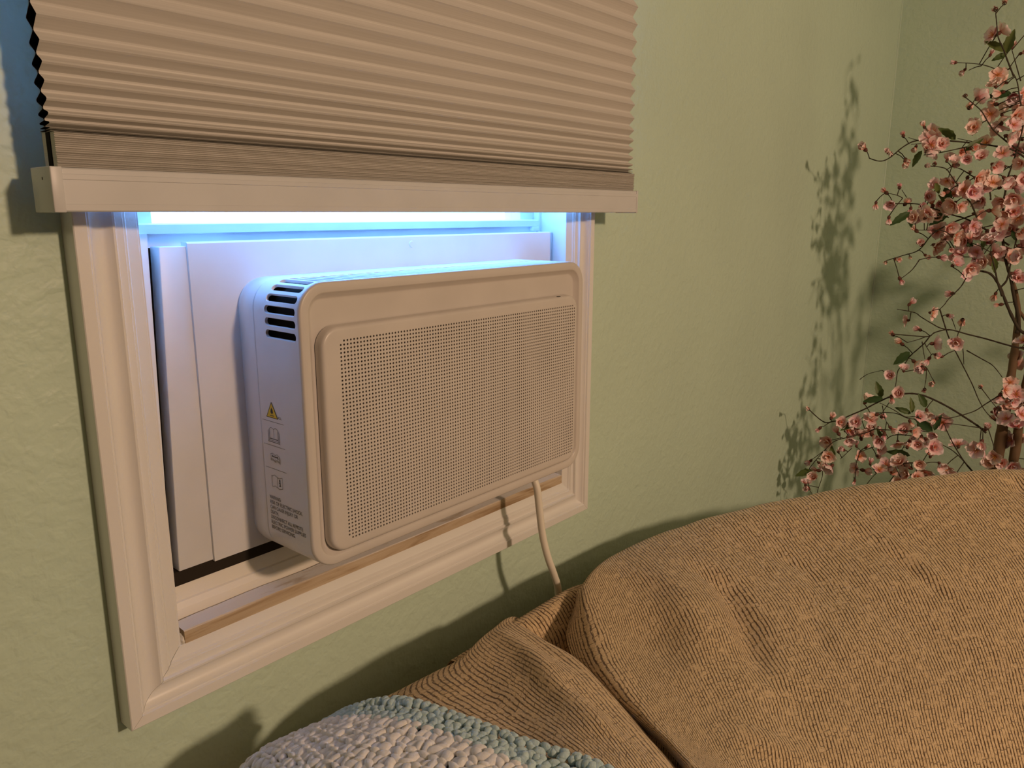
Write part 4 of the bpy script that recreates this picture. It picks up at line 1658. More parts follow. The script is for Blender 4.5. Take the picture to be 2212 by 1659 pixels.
# jamb boards lining the opening
k = MB(); k.box((XL - JB, .0131, ZS - .01), (XL, t_ - .002, ZT)); obj('trim_7', k.make('jamb_board', M['white']), kind='structure')
k = MB(); k.box((XR, .0131, ZS - .01), (XR + JB, t_ - .002, ZT)); obj('trim_8', k.make('jamb_board', M['white']), kind='structure')
# sill: flat nosing, crack, upper sloped board
k = MB()
def prism(k, prof, x0, x1, m=0):
    n = len(prof)
    k.add([(x0, y, z) for y, z in prof] + [(x1, y, z) for y, z in prof],
          [(i, (i + 1) % n, n + (i + 1) % n, n + i) for i in range(n)] + [tuple(reversed(range(n))), tuple(range(n, 2 * n))], m)
z = Z0
prism(k, [(.0131, z+.052), (.0131, z+.0600), (.034, z+.0665), (.0375, z+.0700), (.0375, z+.050)], XL, XR)
prism(k, [(.0379, z+.050), (.0379, z+.0705), (.0395, z+.0735), (.0425, z+.085), (.0450, z+.0915), (.0465, z+.093), (.0510, z+.1140), (.058, z+.1145), (.112, z+.104), (.112, z+.05)], XL, XR)
me = k.make('sill', M['sill']); obj('trim_6', me, kind='structure')

# strip of bare wood lying along the sill
k = MB(); zs = Z0 + .0622
nx = 24; vs = []; rnd = random.Random(3)
for i in range(nx + 1):
    f = i / nx; x = .0632 + f * (.7000 - .0632); dz = .0012 - .0052 * f
    e = .0007 * math.sin(9 * f) + rnd.uniform(-.0004, .0004)
    for (y, zz) in ((.0128, 0), (.0345 + e * 2, .003), (.0345 + e * 2, .0150 + e), (.0142, .0138 + e * .6), (.0132, .0126)):
        vs.append((x, y, zs + dz + zz))
fs = []
for i in range(nx):
    for j in range(5):
        a, b = i * 5 + j, i * 5 + (j + 1) % 5
        fs.append((a, b, b + 5, a + 5))
fs += [tuple(reversed(range(5))), tuple(range(nx * 5, nx * 5 + 5))]
k.add(vs, fs)
me = k.make('wood_strip', M['oldwood'])
bm = bmesh.new(); bm.from_mesh(me); bmesh.ops.recalc_face_normals(bm, faces=bm.faces); bm.to_mesh(me); bm.free()
obj('wood_strip', me, label='weathered bare wooden strip with worn white paint lying along the window sill', cat='wood strip')
# crumb of caulk at the strip's left end
bm = bmesh.new(); bmesh.ops.create_icosphere(bm, subdivisions=3, radius=1)
for v in bm.verts:
    q = noise.noise(v.co * 2.2) * .35 + 1
    v.co = Vector((v.co.x * .0045 * q, v.co.y * .008 * q, v.co.z * .006 * q))
me = bpy.data.meshes.new('caulk'); bm.to_mesh(me); bm.free(); me.materials.append(M['sill'])
me.polygons.foreach_set('use_smooth', [True] * len(me.polygons))
o = obj('caulk_lump', me, label='rough lump of white caulk at the left end of the wood strip', cat='caulk'); o.location = (.0630, .0215, Z0 + .0660)

# ------------------------------------------------------------------ window_1: vinyl frame, lower sash, glass
win = empty('window_1', (0, 0, 0), kind='structure')
k = MB()
k.box((XL, .066, Z0 + .07), (.0750, t_ - .001, ZT)); k.box((XR - .006, .066, Z0 + .10), (XR, t_ - .001, ZT))
k.box((.0750, .066, ZT - .03), (XR - .006, t_ - .001, ZT))
obj('window_frame', k.make('window_frame', M['vinyl'], bevel=.0008), parent=win)
k = MB()      # side stop, leaning with the casing
k.add([(XL, .0500, Z0+.09), (.0722, .0500, Z0+.09), (.0722, .0660, Z0+.09), (XL, .0660, Z0+.09), (XL, .0500, Z0+.462), (.0825, .0500, Z0+.462), (.0825, .0660, Z0+.462), (XL, .0660, Z0+.462)],
      [(0,3,2,1),(4,5,6,7),(0,1,5,4),(1,2,6,5),(2,3,7,6),(3,0,4,7)])
obj('side_stop', k.make('side_stop', M['vinyl']), parent=win)
k = MB()
k.box((.0752, .076, Z0 + .435), (.1010, .108, ZT - .03)); obj('sash_stile', k.make('sash_stile', M['vinyl'], bevel=.001), parent=win)
k = MB(); k.box((.662, .076, Z0 + .435), (.6935, .108, ZT - .03)); obj('sash_stile', k.make('sash_stile', M['vinyl'], bevel=.001), parent=win)
k = MB()
prism(k, [(.0700, Z0+.430), (.0700, Z0+.4605), (.0640, Z0+.4615), (.0640, Z0+.4700), (.0665, Z0+.4712), (.108, Z0+.4720), (.108, Z0+.430)], .0762, .6925)
obj('sash_rail', k.make('sash_rail', M['vinyl']), parent=win)
k = MB(); k.box((.676, .0622, Z0 + .4545), (.6905, .0700, Z0 + .4612)); obj('sash_end_block', k.make('end_block', M['vinyl'], bevel=.0006), parent=win)
k = MB(); k.box((.101, .092, Z0 + .471), (.662, .095, ZT - .03)); obj('glass_pane', k.make('glass_pane', M['glass']), parent=win)

# ------------------------------------------------------------------ air conditioner in the window
AX0, AX1, AZ0, AZ1, AR = .1655, .6320, Z0 + .1235, Z0 + .4165, .030
PY = .0435                      # face of the mounting panel
FY = -.0626                     # front rim plane
ac = empty('window_air_conditioner', (.40, PY, AZ0), label='white window air conditioner with perforated grille, mounted in the lower window opening', cat='air conditioner')
def P_(o):                      # keep world coordinates for children of the appliance
    o.matrix_parent_inverse = Matrix.Translation(ac.location).inverted(); return o
def acp(name, me, **kw): return P_(obj(name, me, parent=ac, **kw))

def rrect(x0, x1, z0, z1, r, seg=10):
    pts = []
    for cx, cz, a0 in ((x1-r, z1-r, 0), (x0+r, z1-r, 90), (x0+r, z0+r, 180), (x1-r, z0+r, 270)):
        for i in range(seg + 1):
            a = math.radians(a0 + 90 * i / seg)
            pts.append((cx + r * math.cos(a), cz + r * math.sin(a)))
    return pts
def loops_mesh(k, loops, close_last=True, m=0, flip=False):
    n = len(loops[0]); b = len(k.v)
    for L in loops: k.v.extend(L)
    for i in range(len(loops) - 1):
        for j in range(n):
            j2 = (j + 1) % n
            f = (b+i*n+j, b+i*n+j2, b+(i+1)*n+j2, b+(i+1)*n+j)
            k.f.append(tuple(reversed(f)) if flip else f); k.m.append(m)
    if close_last:
        e = b + (len(loops) - 1) * n
        f = tuple(range(e, e + n)); k.f.append(tuple(reversed(f)) if flip else f); k.m.append(m)
def L3(inset, y, x0=AX0, x1=AX1, z0=AZ0, z1=AZ1, r=AR):
    return [(a, y, b) for a, b in rrect(x0+inset, x1-inset, z0+inset, z1-inset, max(r-inset, .002))]

# housing with vent slots wrapping over the top
SEAM = .0145
segs = [('v', .30)]
LS = (AZ1 - AR) - (AZ0 + AR)            # straight side length
arc = math.pi * AR / 2
TL = (AX1 - AX0) - 2 * AR
LEN = 2 * LS + 4 * arc + 2 * TL
def per(s):
    """perimeter point and outward normal; s=0 at lower end of the left side, going up, over the top, down the right"""
    s = s % LEN
    if s < LS: return (AX0, AZ0 + AR + s), (-1, 0)
    s -= LS
    if s < arc:
        a = math.pi - s / AR; return (AX0 + AR + AR*math.cos(a), AZ1 - AR + AR*math.sin(a)), (math.cos(a), math.sin(a))
    s -= arc
    if s < TL: return (AX0 + AR + s, AZ1), (0, 1)
    s -= TL
    if s < arc:
        a = math.pi/2 - s / AR; return (AX1 - AR + AR*math.cos(a), AZ1 - AR + AR*math.sin(a)), (math.cos(a), math.sin(a))
    s -= arc
    if s < LS: return (AX1, AZ1 - AR - s), (1, 0)
    s -= LS
    if s < arc:
        a = -s / AR; return (AX1 - AR + AR*math.cos(a), AZ0 + AR + AR*math.sin(a)), (math.cos(a), math.sin(a))
    s -= arc
    if s < TL: return (AX1 - AR - s, AZ0), (0, -1)
    s -= TL
    a = -math.pi/2 - s / AR
    return (AX0 + AR + AR*math.cos(a), AZ0 + AR + AR*math.sin(a)), (math.cos(a), math.sin(a))
def pos(s, y, depth=0.0):
    (x, z), (nx_, nz_) = per(s); return (x - nx_*depth, y, z - nz_*depth)
PIT, HW = .0121, .0040
S_START = (Z0 + .3605 - PIT * .5 + .004) - (AZ0 + AR)
NSL = int(round((2 * (LS - S_START) + 2 * arc + TL) / PIT))
PITX = (2 * (LS - S_START) + 2 * arc + TL) / NSL
YA, YB = -.0555, -.0045                 # slot ends
k = MB()
ya, yb = YA + HW, YB - HW
CY0, CY1 = YA - .003, YB + .004
NS = 5
_tf, _tb = math.atan2(ya - CY0, PITX / 2), math.atan2(CY1 - yb, PITX / 2)
ANG_F = sorted([math.pi * j / (NS * 2) for j in range(NS * 2 + 1)] + [_tf, math.pi - _tf])
ANG_B = sorted([math.pi + math.pi * j / (NS * 2) for j in range(NS * 2 + 1)] + [math.pi + _tb, 2 * math.pi - _tb])
for i in range(NSL):
    c = S_START + (i + .5) * PITX; h = PITX / 2
    hole = []; outer = []
    for a in ANG_F:                     # front end: from +s to -s through -y
        ds, dy = HW * math.cos(a), -HW * math.sin(a)
        hole.append((c + ds, ya + dy))
        t = min(h / max(abs(math.cos(a)), 1e-6), (ya - CY0) / max(abs(math.sin(a)), 1e-6))
        outer.append((c + t * math.cos(a), ya - t * math.sin(a)))
    for a in ANG_B:
        ds, dy = HW * math.cos(a), -HW * math.sin(a)
        hole.append((c + ds, yb + dy))
        t = min(h / max(abs(math.cos(a)), 1e-6), (CY1 - yb) / max(abs(math.sin(a)), 1e-6))
        outer.append((c + t * math.cos(a), yb - t * math.sin(a)))
    n = len(hole); b = len(k.v)
    k.v += [pos(s, y) for s, y in outer] + [pos(c + (s - c) * 1.06, y) for s, y in hole] + [pos(c + (s-c)*.94, y, .0006) for s, y in hole] + [pos(c + (s-c)*.9, y, .0030) for s, y in hole]
    for r0 in range(3):
        for j in range(n):
            j2 = (j + 1) % n
            k.f.append((b + r0*n + j, b + r0*n + j2, b + (r0+1)*n + j2, b + (r0+1)*n + j)); k.m.append(0)
s_a, s_b = S_START, S_START + NSL * PITX
def strips(y0, y1, sa, sb, closed=False):
    brk = [sa]
    marks = [LS, LS+arc, LS+arc+TL, LS+2*arc+TL, 2*LS+2*arc+TL, 2*LS+3*arc+TL, 2*LS+3*arc+2*TL, LEN]
    prev = 0
    cand = []
    for q, mk in enumerate(marks):
        seg = 10 if q in (1, 3, 5, 7) else 1
        for e in range(1, seg + 1): cand.append(prev + (mk - prev) * e / seg)
        prev = mk
    brk += [c for c in cand + [c + LEN for c in cand] if sa + 1e-6 < c < sb - 1e-6] + [sb]
    b = len(k.v)
    for s in brk: k.v += [pos(s, y0), pos(s, y1)]
    for i in range(len(brk) - 1):
        k.f.append((b+2*i, b+2*i+1, b+2*i+3, b+2*i+2)); k.m.append(0)
strips(CY1, SEAM, s_a, s_b); strips(FY + .0035, CY0, s_a, s_b)
strips(FY + .0035, SEAM, s_b, s_a + LEN)
bm_me = k.make('housing', M['housing'], smooth=True)
bm = bmesh.new(); bm.from_mesh(bm_me); bmesh.ops.remove_doubles(bm, verts=bm.verts, dist=1e-5); bmesh.ops.recalc_face_normals(bm, faces=bm.faces); bm.to_mesh(bm_me); bm.free()
sharp(bm_me, 35)
acp('housing', bm_me)
# rear collar behind the seam
k = MB(); loops_mesh(k, [L3(.0012, SEAM), L3(.0002, SEAM + .0012), L3(0, SEAM + .002), L3(0, PY - .006), L3(.0008, PY - .005), L3(.0010, PY)], close_last=False)
me = k.make('rear_collar', M['housing'], smooth=True); sharp(me, 50); acp('rear_collar', me)
# near-black box painting the shade inside the slots
k = MB(); loops_mesh(k, [L3(.0085, .030), L3(.0085, FY + .009)], close_last=True); loops_mesh(k, [L3(.0085, .030)], flip=True)
acp('slot_shade_box', k.make('slot_shade_box', M['dark'], smooth=False))

# front bezel: rounded rim, recess floor
GX0, GX1, GZ0, GZ1 = .1856, .6128, Z0 + .1370, Z0 + .3725
k = MB()
loops_mesh(k, [L3(0, FY + .0036), L3(.0002, FY + .0018), L3(.0010, FY + .0005), L3(.0022, FY), L3(.0098, FY), L3(.0104, FY + .0003), L3(.0110, FY + .0010), L3(.0158, FY + .0058), L3(.0166, FY + .0063), L3(.0180, FY + .0066)], close_last=True, flip=False)
me = k.make('front_bezel', M['plastic'], smooth=True)
bm = bmesh.new(); bm.from_mesh(me); bmesh.ops.recalc_face_normals(bm, faces=bm.faces); bm.to_mesh(me); bm.free(); sharp(me, 45)
BEZ = acp('front_bezel', me)
# thin display slit on the top of the grille
k = MB(); k.box((.5680, FY - .0034, GZ1 - .0004), (.5745, FY - .0014, GZ1 + .0004)); obj('sensor_slot', k.make('sensor_slot', M['ink']), parent=BEZ)

# grille panel with its field of round holes
GY = FY - .0049
HX0, HX1, HZ0, HZ1, NCOL, NROW = .2083, .6044, Z0 + .1535, Z0 + .3538, 95, 51
px_, pz_ = (HX1 - HX0) / (NCOL - 1), (HZ1 - HZ0) / (NROW - 1)
k = MB()
def G3(inset, y, r=.020): return [(a, y, b) for a, b in rrect(GX0+inset, GX1-inset, GZ0+inset, GZ1-inset, max(r-inset, .003))]
loops_mesh(k, [G3(-.0004, FY + .0056), G3(.0, FY + .001), G3(.0004, GY + .0026), G3(.0014, GY + .0010), G3(.0032, GY + .0002), G3(.0050, GY)], close_last=False)
# flat border between the last loop and the hole field (skirted rectangle)
fx0, fx1, fz0, fz1 = HX0 - px_/2, HX1 + px_/2, HZ0 - pz_*1.5, HZ1 + pz_*1.5
lastL = G3(.0050, GY); n = len(lastL); b0 = len(k.v); k.v += lastL
rect = []
for (x, y, zz) in lastL:
    rect.append((min(max(x, fx0), fx1), GY, min(max(zz, fz0), fz1)))
b1 = len(k.v); k.v += rect
for j in range(n):
    j2 = (j + 1) % n
    k.f.append((b0 + j, b0 + j2, b1 + j2, b1 + j)); k.m.append(0)
HR = .00116
OCT = [(math.cos(math.pi/8 + i*math.pi/4), math.sin(math.pi/8 + i*math.pi/4)) for i in range(8)]
def cell(cx, cz, hole=True):
    b = len(k.v); hx, hz = px_/2, pz_/2
    sq = [(hx, hz*.414), (hx*.414, hz), (-hx*.414, hz), (-hx, hz*.414), (-hx, -hz*.414), (-hx*.414, -hz), (hx*.414, -hz), (hx, -hz*.414)]
    if not hole:
        k.v += [(cx+hx, GY, cz+hz), (cx-hx, GY, cz+hz), (cx-hx, GY, cz-hz), (cx+hx, GY, cz-hz)]
        k.f.append((b, b+1, b+2, b+3)); k.m.append(0); return
    k.v += [(cx + a, GY, cz + c_) for a, c_ in sq]
    k.v += [(cx + a*HR, GY, cz + c_*HR) for a, c_ in OCT]
    k.v += [(cx + a*HR, GY + .0016, cz + c_*HR) for a, c_ in OCT]
    k.v += [(cx+hx, GY, cz+hz), (cx-hx, GY, cz+hz), (cx-hx, GY, cz-hz), (cx+hx, GY, cz-hz)]
    for j in range(8):
        j2 = (j + 1) % 8
        k.f.append((b+j, b+j2, b+8+j2, b+8+j)); k.m.append(0)
        k.f.append((b+8+j, b+8+j2, b+16+j2, b+16+j)); k.m.append(0)
    for c_, (i1, i2) in zip(range(4), ((0, 1), (2, 3), (4, 5), (6, 7))):
        k.f.append((b+i1, b+24+c_, b+i2)); k.m.append(0)
for r in range(-1, NROW + 1):
    for c in range(NCOL):
        edge = (r == -1 or r == NROW)
        cell(HX0 + c*px_, HZ0 + r*pz_, not (edge and (c == 0 or c == NCOL - 1)))
me = mesh('grille', k.v, k.f, M['plastic'], smooth=True, midx=k.m)
bm = bmesh.new(); bm.from_mesh(me); bmesh.ops.remove_doubles(bm, verts=bm.verts, dist=2e-5); bm.to_mesh(me); bm.free()
bm = bmesh.new(); bm.from_mesh(me); bmesh.ops.recalc_face_normals(bm, faces=bm.faces); bm.to_mesh(me); bm.free()
sharp(me, 40)
GRI = acp('grille', me)
k = MB(); k.box((HX0 - .004, GY + .0035, HZ0 - .006), (HX1 + .004, FY + .0052, HZ1 + .006)); obj('shade_backing', k.make('shade_backing', M['dark']), parent=GRI)  # dark box giving the shade behind the holes

# mounting panel, sliding extension panel, screw cap, added light blocks, outdoor cabinet
k = MB()
prism(k, [(PY, Z0+.1226), (PY, Z0+.4520), (PY+.0012, Z0+.4534), (PY+.0120, Z0+.4534), (PY+.0120, Z0+.1226)], .1172, .6995)
acp('mounting_panel', k.make('mounting_panel', M['plastic_panel']))
k = MB(); k.add([(.0800, PY+.0030, Z0+.1238), (.1200, PY+.0030, Z0+.1238), (.1200, PY+.0215, Z0+.1238), (.0800, PY+.0215, Z0+.1238),
      (.0910, PY+.0030, Z0+.4497), (.1200, PY+.0030, Z0+.4497), (.1200, PY+.0215, Z0+.4497), (.0910, PY+.0215, Z0+.4497)],
      [(0,3,2,1),(4,5,6,7),(0,1,5,4),(1,2,6,5),(2,3,7,6),(3,0,4,7)])
pass; acp('extension_panel', k.make('extension_panel', M['plastic_panel'], bevel=.0008))
bm = bmesh.new(); bmesh.ops.create_cone(bm, cap_ends=True, segments=20, radius1=.0042, radius2=.0036, depth=.0012, matrix=Matrix.Translation((.4085, PY - .0006, Z0 + .4432)) @ Matrix.Rotation(math.radians(90), 4, 'X'))
me = bpy.data.meshes.new('screw_cap'); bm.to_mesh(me); bm.free(); me.materials.append(M['plastic_panel']); acp('screw_cap', me)
k = MB(); k.box((.0590, PY + .004, Z0 + .1085), (.6990, PY + .018, Z0 + .1235)); acp('bottom_light_block', k.make('bottom_light_block', M['gap_dark']))  # added strip: keeps daylight out and blackens the gap
k = MB(); k.box((.0742, PY + .0216, Z0 + .105), (.1150, PY + .0300, Z0 + .4480)); acp('side_light_block', k.make('side_light_block', M['gap_dark']))  # added to stop daylight leaking in beside the frame
k = MB(); k.box((.165, PY + .013, Z0 + .118), (.630, .42, Z0 + .428)); acp('outdoor_cabinet', k.make('outdoor_cabinet', M['plastic_panel']))
# power cord: leaves the underside, hangs in front of the wall and goes down behind the sofa
path = [(.5440, -.0420, AZ0 + .004), (.5440, -.0520, Z0 + .108), (.5435, -.0570, Z0 + .080), (.5430, -.0640, Z0 + .040), (.5455, -.0720, Z0 + .008), (.5540, -.0760, Z0 - .018), (.5680, -.0740, Z0 - .050), (.585, -.060, Z0 - .100), (.600, -.030, Z0 - .200), (.61, -.010, Z0 - .40), (.62, -.004, .30)]
k = MB(); k.tube(catmull(path, 8), .0052, 12); acp('power_cord', k.make('power_cord', M['cord'], smooth=True))

# printed label on the left side (plane x = AX0, a = toward the room, z up)
LXp = AX0 - .00025
def flat(name, polys, mat, lab=None):
    kk = MB()
    for pl in polys: kk.add([(LXp, y, zz) for y, zz in pl], [tuple(range(len(pl)))])
    me = kk.make(name, mat)
    o = acp(name, me)
    if lab: o['label'] = lab
    return o
def stroke(pts, wdt=.00045):
    res = []
    for (y0, z0), (y1, z1) in zip(pts[:-1], pts[1:]):
        d = Vector((y1 - y0, z1 - z0)); d.normalize(); nn = Vector((-d.y, d.x)) * wdt / 2; e = d * wdt * .35
        res.append([(y0 - e.x + nn.x, z0 - e.y + nn.y), (y0 - e.x - nn.x, z0 - e.y - nn.y), (y1 + e.x - nn.x, z1 + e.y - nn.y), (y1 + e.x + nn.x, z1 + e.y + nn.y)])
    return res
# flame triangle
tri = [(-.0062, 1.1438), (.0034, 1.1279), (-.0158, 1.1279)]
flat('warning_triangle', [tri], M['yellow'], 'yellow triangular fire hazard symbol')
LXp -= .0001
flat('triangle_border', stroke(tri + [tri[0]], .0007), M['ink'])
flame = [[(-.0062, 1.1385), (-.0046, 1.1362), (-.0040, 1.1338), (-.0045, 1.1322), (-.0052, 1.1330), (-.0054, 1.1316), (-.0070, 1.1316), (-.0072, 1.1330), (-.0080, 1.1322), (-.0084, 1.1340), (-.0077, 1.1362)]]
flat('flame_symbol', flame + stroke([(-.0030, 1.1300), (-.0094, 1.1300)], .0007), M['ink'])
for zz in (1.12355, 1.09785, 1.07265):
    flat('label_rule', stroke([(.0119, zz), (-.0255, zz)], .0004), M['ink_grey'])
# stacked open book
bk = []
for q in range(4):
    o_ = q * .0010; dz = -q * .0009
    bk += stroke([(-.0000 + o_, 1.1158 + dz), (-.0000 + o_, 1.1045 + dz)], .0004) + stroke([(-.0140 - o_, 1.1158 + dz), (-.0140 - o_, 1.1045 + dz)], .0004)
bk += stroke([(0, 1.1158), (-.0030, 1.1172), (-.0070, 1.1158), (-.0110, 1.1172), (-.0140, 1.1158)]) + stroke([(-.0070, 1.1158), (-.0070, 1.1052)])
bk += stroke([(-.0001, 1.1052), (-.0070, 1.1052), (-.0139, 1.1052)], .0009) + stroke([(.0030, 1.1018), (-.0070, 1.1018), (-.0170, 1.1018)], .0007) + stroke([(.0025, 1.1034), (-.0165, 1.1034)], .0004)
flat('manual_symbol', bk, M['ink_grey'])
# service manual with spanner
sm = stroke([(.0008, 1.0885), (-.0030, 1.0895), (-.0066, 1.0878), (-.0105, 1.0893), (-.0145, 1.0872), (-.0145, 1.0815), (-.0105, 1.0832), (-.0066, 1.0815), (-.0030, 1.0832), (.0008, 1.0825), (.0008, 1.0885)])
sm += stroke([(.0012, 1.0830), (.0012, 1.0815), (-.0030, 1.0820), (-.0066, 1.0802), (-.0105, 1.0820), (-.0152, 1.0800), (-.0152, 1.0868)], .0004) + stroke([(-.0066, 1.0850), (-.0066, 1.0815)], .0003)
sm += stroke([(-.0016, 1.0872), (-.0032, 1.0860), (-.0100, 1.0860), (-.0120, 1.0848)], .0012) + stroke([(-.0016, 1.0856), (-.0032, 1.0860)], .0008) + stroke([(-.0100, 1.0860), (-.0116, 1.0870)], .0008)
flat('service_symbol', sm, M['ink_grey'])
# booklet with letter i
ib = stroke([(.0019, 1.0648), (.0000, 1.0642), (-.0030, 1.0660), (-.0085, 1.0640), (-.0110, 1.0636), (-.0170, 1.0656), (-.0168, 1.0535), (-.0110, 1.0518), (-.0080, 1.0528), (-.0030, 1.0540), (.0000, 1.0524), (.0022, 1.0530), (.0019, 1.0648)]) + stroke([(-.0082, 1.0640), (-.0082, 1.0528)])
flat('booklet_symbol', ib, M['ink_grey'])
flat('letter_i', stroke([(-.0122, 1.0622), (-.0122, 1.0606)], .0016) + stroke([(-.0112, 1.0590), (-.0124, 1.0590), (-.0124, 1.0558)], .0012) + stroke([(-.0110, 1.0556), (-.0138, 1.0556)], .0008), M['ink'])
def text(name, body, y, zz, size, width, mat=None):
    cu = bpy.data.curves.new(name, 'FONT'); cu.body = body; cu.size = size; cu.align_x = 'LEFT'; cu.align_y = 'BOTTOM_BASELINE'
    cu.materials.append(mat or M['ink'])
    o = bpy.data.objects.new(name, cu); link(o)
    R = Matrix(((0, 0, -1, LXp), (-1, 0, 0, y), (0, 1, 0, zz), (0, 0, 0, 1)))
    dg = bpy.context.evaluated_depsgraph_get()
    me = bpy.data.meshes.new_from_object(o.evaluated_get(dg))
    bpy.data.objects.remove(o); bpy.data.curves.remove(cu)
    wd = max(v.co.x for v in me.vertices) - min(v.co.x for v in me.vertices)
    me.transform(R @ Matrix.Diagonal((width / wd, 1, 1, 1)))
    me.name = name
    return acp(name, me)
LN = [('WARNING:', 1.0382, .0205), ('RISK OF ELECTRIC SHOCK.', 1.0326, .0568), ('CAN CAUSE INJURY OR', 1.0270, .0485), ('DEATH.', 1.0214, .0140),
      ('DISCONNECT ALL REMOTE', 1.0158, .0560), ('ELECTRIC POWER SUPPLIES', 1.0102, .0605), ('BEFORE SERVICING.', 1.0046, .0420)]
for body, zz, wd in LN: text('warning_text', body, .0083, zz, .0056, wd)
text('refrigerant_class', 'A2L', -.0165, 1.1282, .0036, .0062)

# ------------------------------------------------------------------ cellular blind
BX0, BX1 = -.0278, .8038
bl = empty('window_blind', ((BX0 + BX1)/2, -.02, Z0 + 1.30), label='beige cellular pleated window blind lowered over the top of the window', cat='blind')
def bp_(name, me, **kw):
    o = obj(name, me, parent=bl, **kw); o.matrix_parent_inverse = Matrix.Translation(bl.location).inverted(); return o
k = MB(); zb, ztp = Z0 + .4818, Z0 + .5142
prism(k, [(-.0410, zb), (-.0420, zb+.001), (-.0420, zb+.0055), (-.0416, zb+.0060), (-.0416, zb+.0235), (-.0420, zb+.0240), (-.0420, zb+.0275), (-.0414, zb+.0280), (-.0414, ztp-.001), (-.0404, ztp), (-.0060, ztp), (-.0052, ztp-.001), (-.0052, zb+.001), (-.0060, zb)], BX0 + .006, BX1 - .003)
bp_('bottom_rail', k.make('bottom_rail', M['bar']))
CAPS = []
for xa, xb in ((BX0, BX0 + .0085), (BX1 - .0045, BX1)):
    k = MB(); k.box((xa, -.0424, zb - .0005), (xb, -.0048, ztp + .0006)); _cap = bp_('end_cap', k.make('end_cap', M['bar'], bevel=.0007)); CAPS.append(_cap)
k = MB(); k.box((BX0 - .00025, -.0270, zb + .0235), (BX0 + .001, -.0260, zb + .0255)); obj('cap_pin', k.make('cap_pin', M['ink']), parent=CAPS[0])
k = MB(); k.box((BX0, -.045, Z0 + 1.285), (BX1, -.002, Z0 + 1.335)); bp_('head_rail', k.make('head_rail', M['bar'], bevel=.002))
FX0, FX1 = -.0205, .8010
JZ = [.5402, .5418, .5442, .5490, .5575, .5695, .5825, .5958, .6118, .6305, .6506, .6712, .6945, .7176, .7410, .7647]
while JZ[-1] < 1.26: JZ.append(JZ[-1] + .0240)
JZ[-1] = 1.2855
YM, YF, YK = -.0232, -.0330, -.0128
def cell_mesh(h):
    e = min(.0012, h * .12)
    # folded single cell: front face two panels with a soft crease, rear face likewise, thin gluing tabs
    fr = [(YM - .0012, 0), (YM - .0016, e), (YF + .0012, h*.5 - e*1.1), (YF, h*.5), (YF + .0012, h*.5 + e*1.1), (YM - .0016, h - e), (YM - .0012, h)]
    bk_ = [(YM + .0012, h), (YM + .0016, h - e), (YK - .001, h*.5 + e), (YK, h*.5), (YK - .001, h*.5 - e), (YM + .0016, e), (YM + .0012, 0)]
    kk = MB(); n = len(fr)
    nx_ = 16
    def sheet(prof, m, th):
        b = len(kk.v)
        for i in range(nx_ + 1):
            x = FX0 + (FX1 - FX0) * i / nx_
            for y, zz in prof: kk.v.append((x, y, zz))
        for i in range(nx_):
            for j in range(n - 1):
                kk.f.append((b + i*n + j, b + (i+1)*n + j, b + (i+1)*n + j + 1, b + i*n + j + 1)); kk.m.append(m)
    sheet(fr, 0, 0); sheet(bk_, 1, 0)
    # inner faces coloured dark for the shade inside each cell
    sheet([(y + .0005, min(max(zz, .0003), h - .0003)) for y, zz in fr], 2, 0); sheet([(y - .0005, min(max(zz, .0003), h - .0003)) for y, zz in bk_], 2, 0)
    return kk.make('fabric_cell', [M['blind'], M['blind_back'], M['dark']], smooth=False)
cache = {}
for a, b in zip(JZ[:-1], JZ[1:]):
    h = round(b - a, 4)
    if h not in cache: cache[h] = cell_mesh(h)
    o = bp_('fabric_cell', cache[h]); o.location.z += Z0 + a
# collapsed cells stacked on the rail
k = MB(); zz = Z0 + .5142; prof = []; nst = 17; rnd = random.Random(8)
hh = (Z0 + .5402 - zz) / nst
for i in range(nst):
    j = rnd.uniform(-.0006, .0006)
    prof += [(-.0338 + j, zz + hh*i + .0001), (-.0354 + j, zz + hh*(i+.5)), (-.0338 + j, zz + hh*(i+1) - .0001)]
bprof = [(-.0115, zz + hh*nst), (-.0115, zz)]
prism(k, prof + bprof, FX0 + .0015, FX1 + .0015)
bp_('folded_stack', k.make('folded_stack', M['blind']))
k = MB(); k.box((FX0 + .0008, -.0270, zz), (FX0 + .0016, -.0200, Z0 + .5402)); bp_('stack_end_shade', k.make('stack_end_shade', M['dark']))  # dark strip painting the shade in the collapsed cell ends

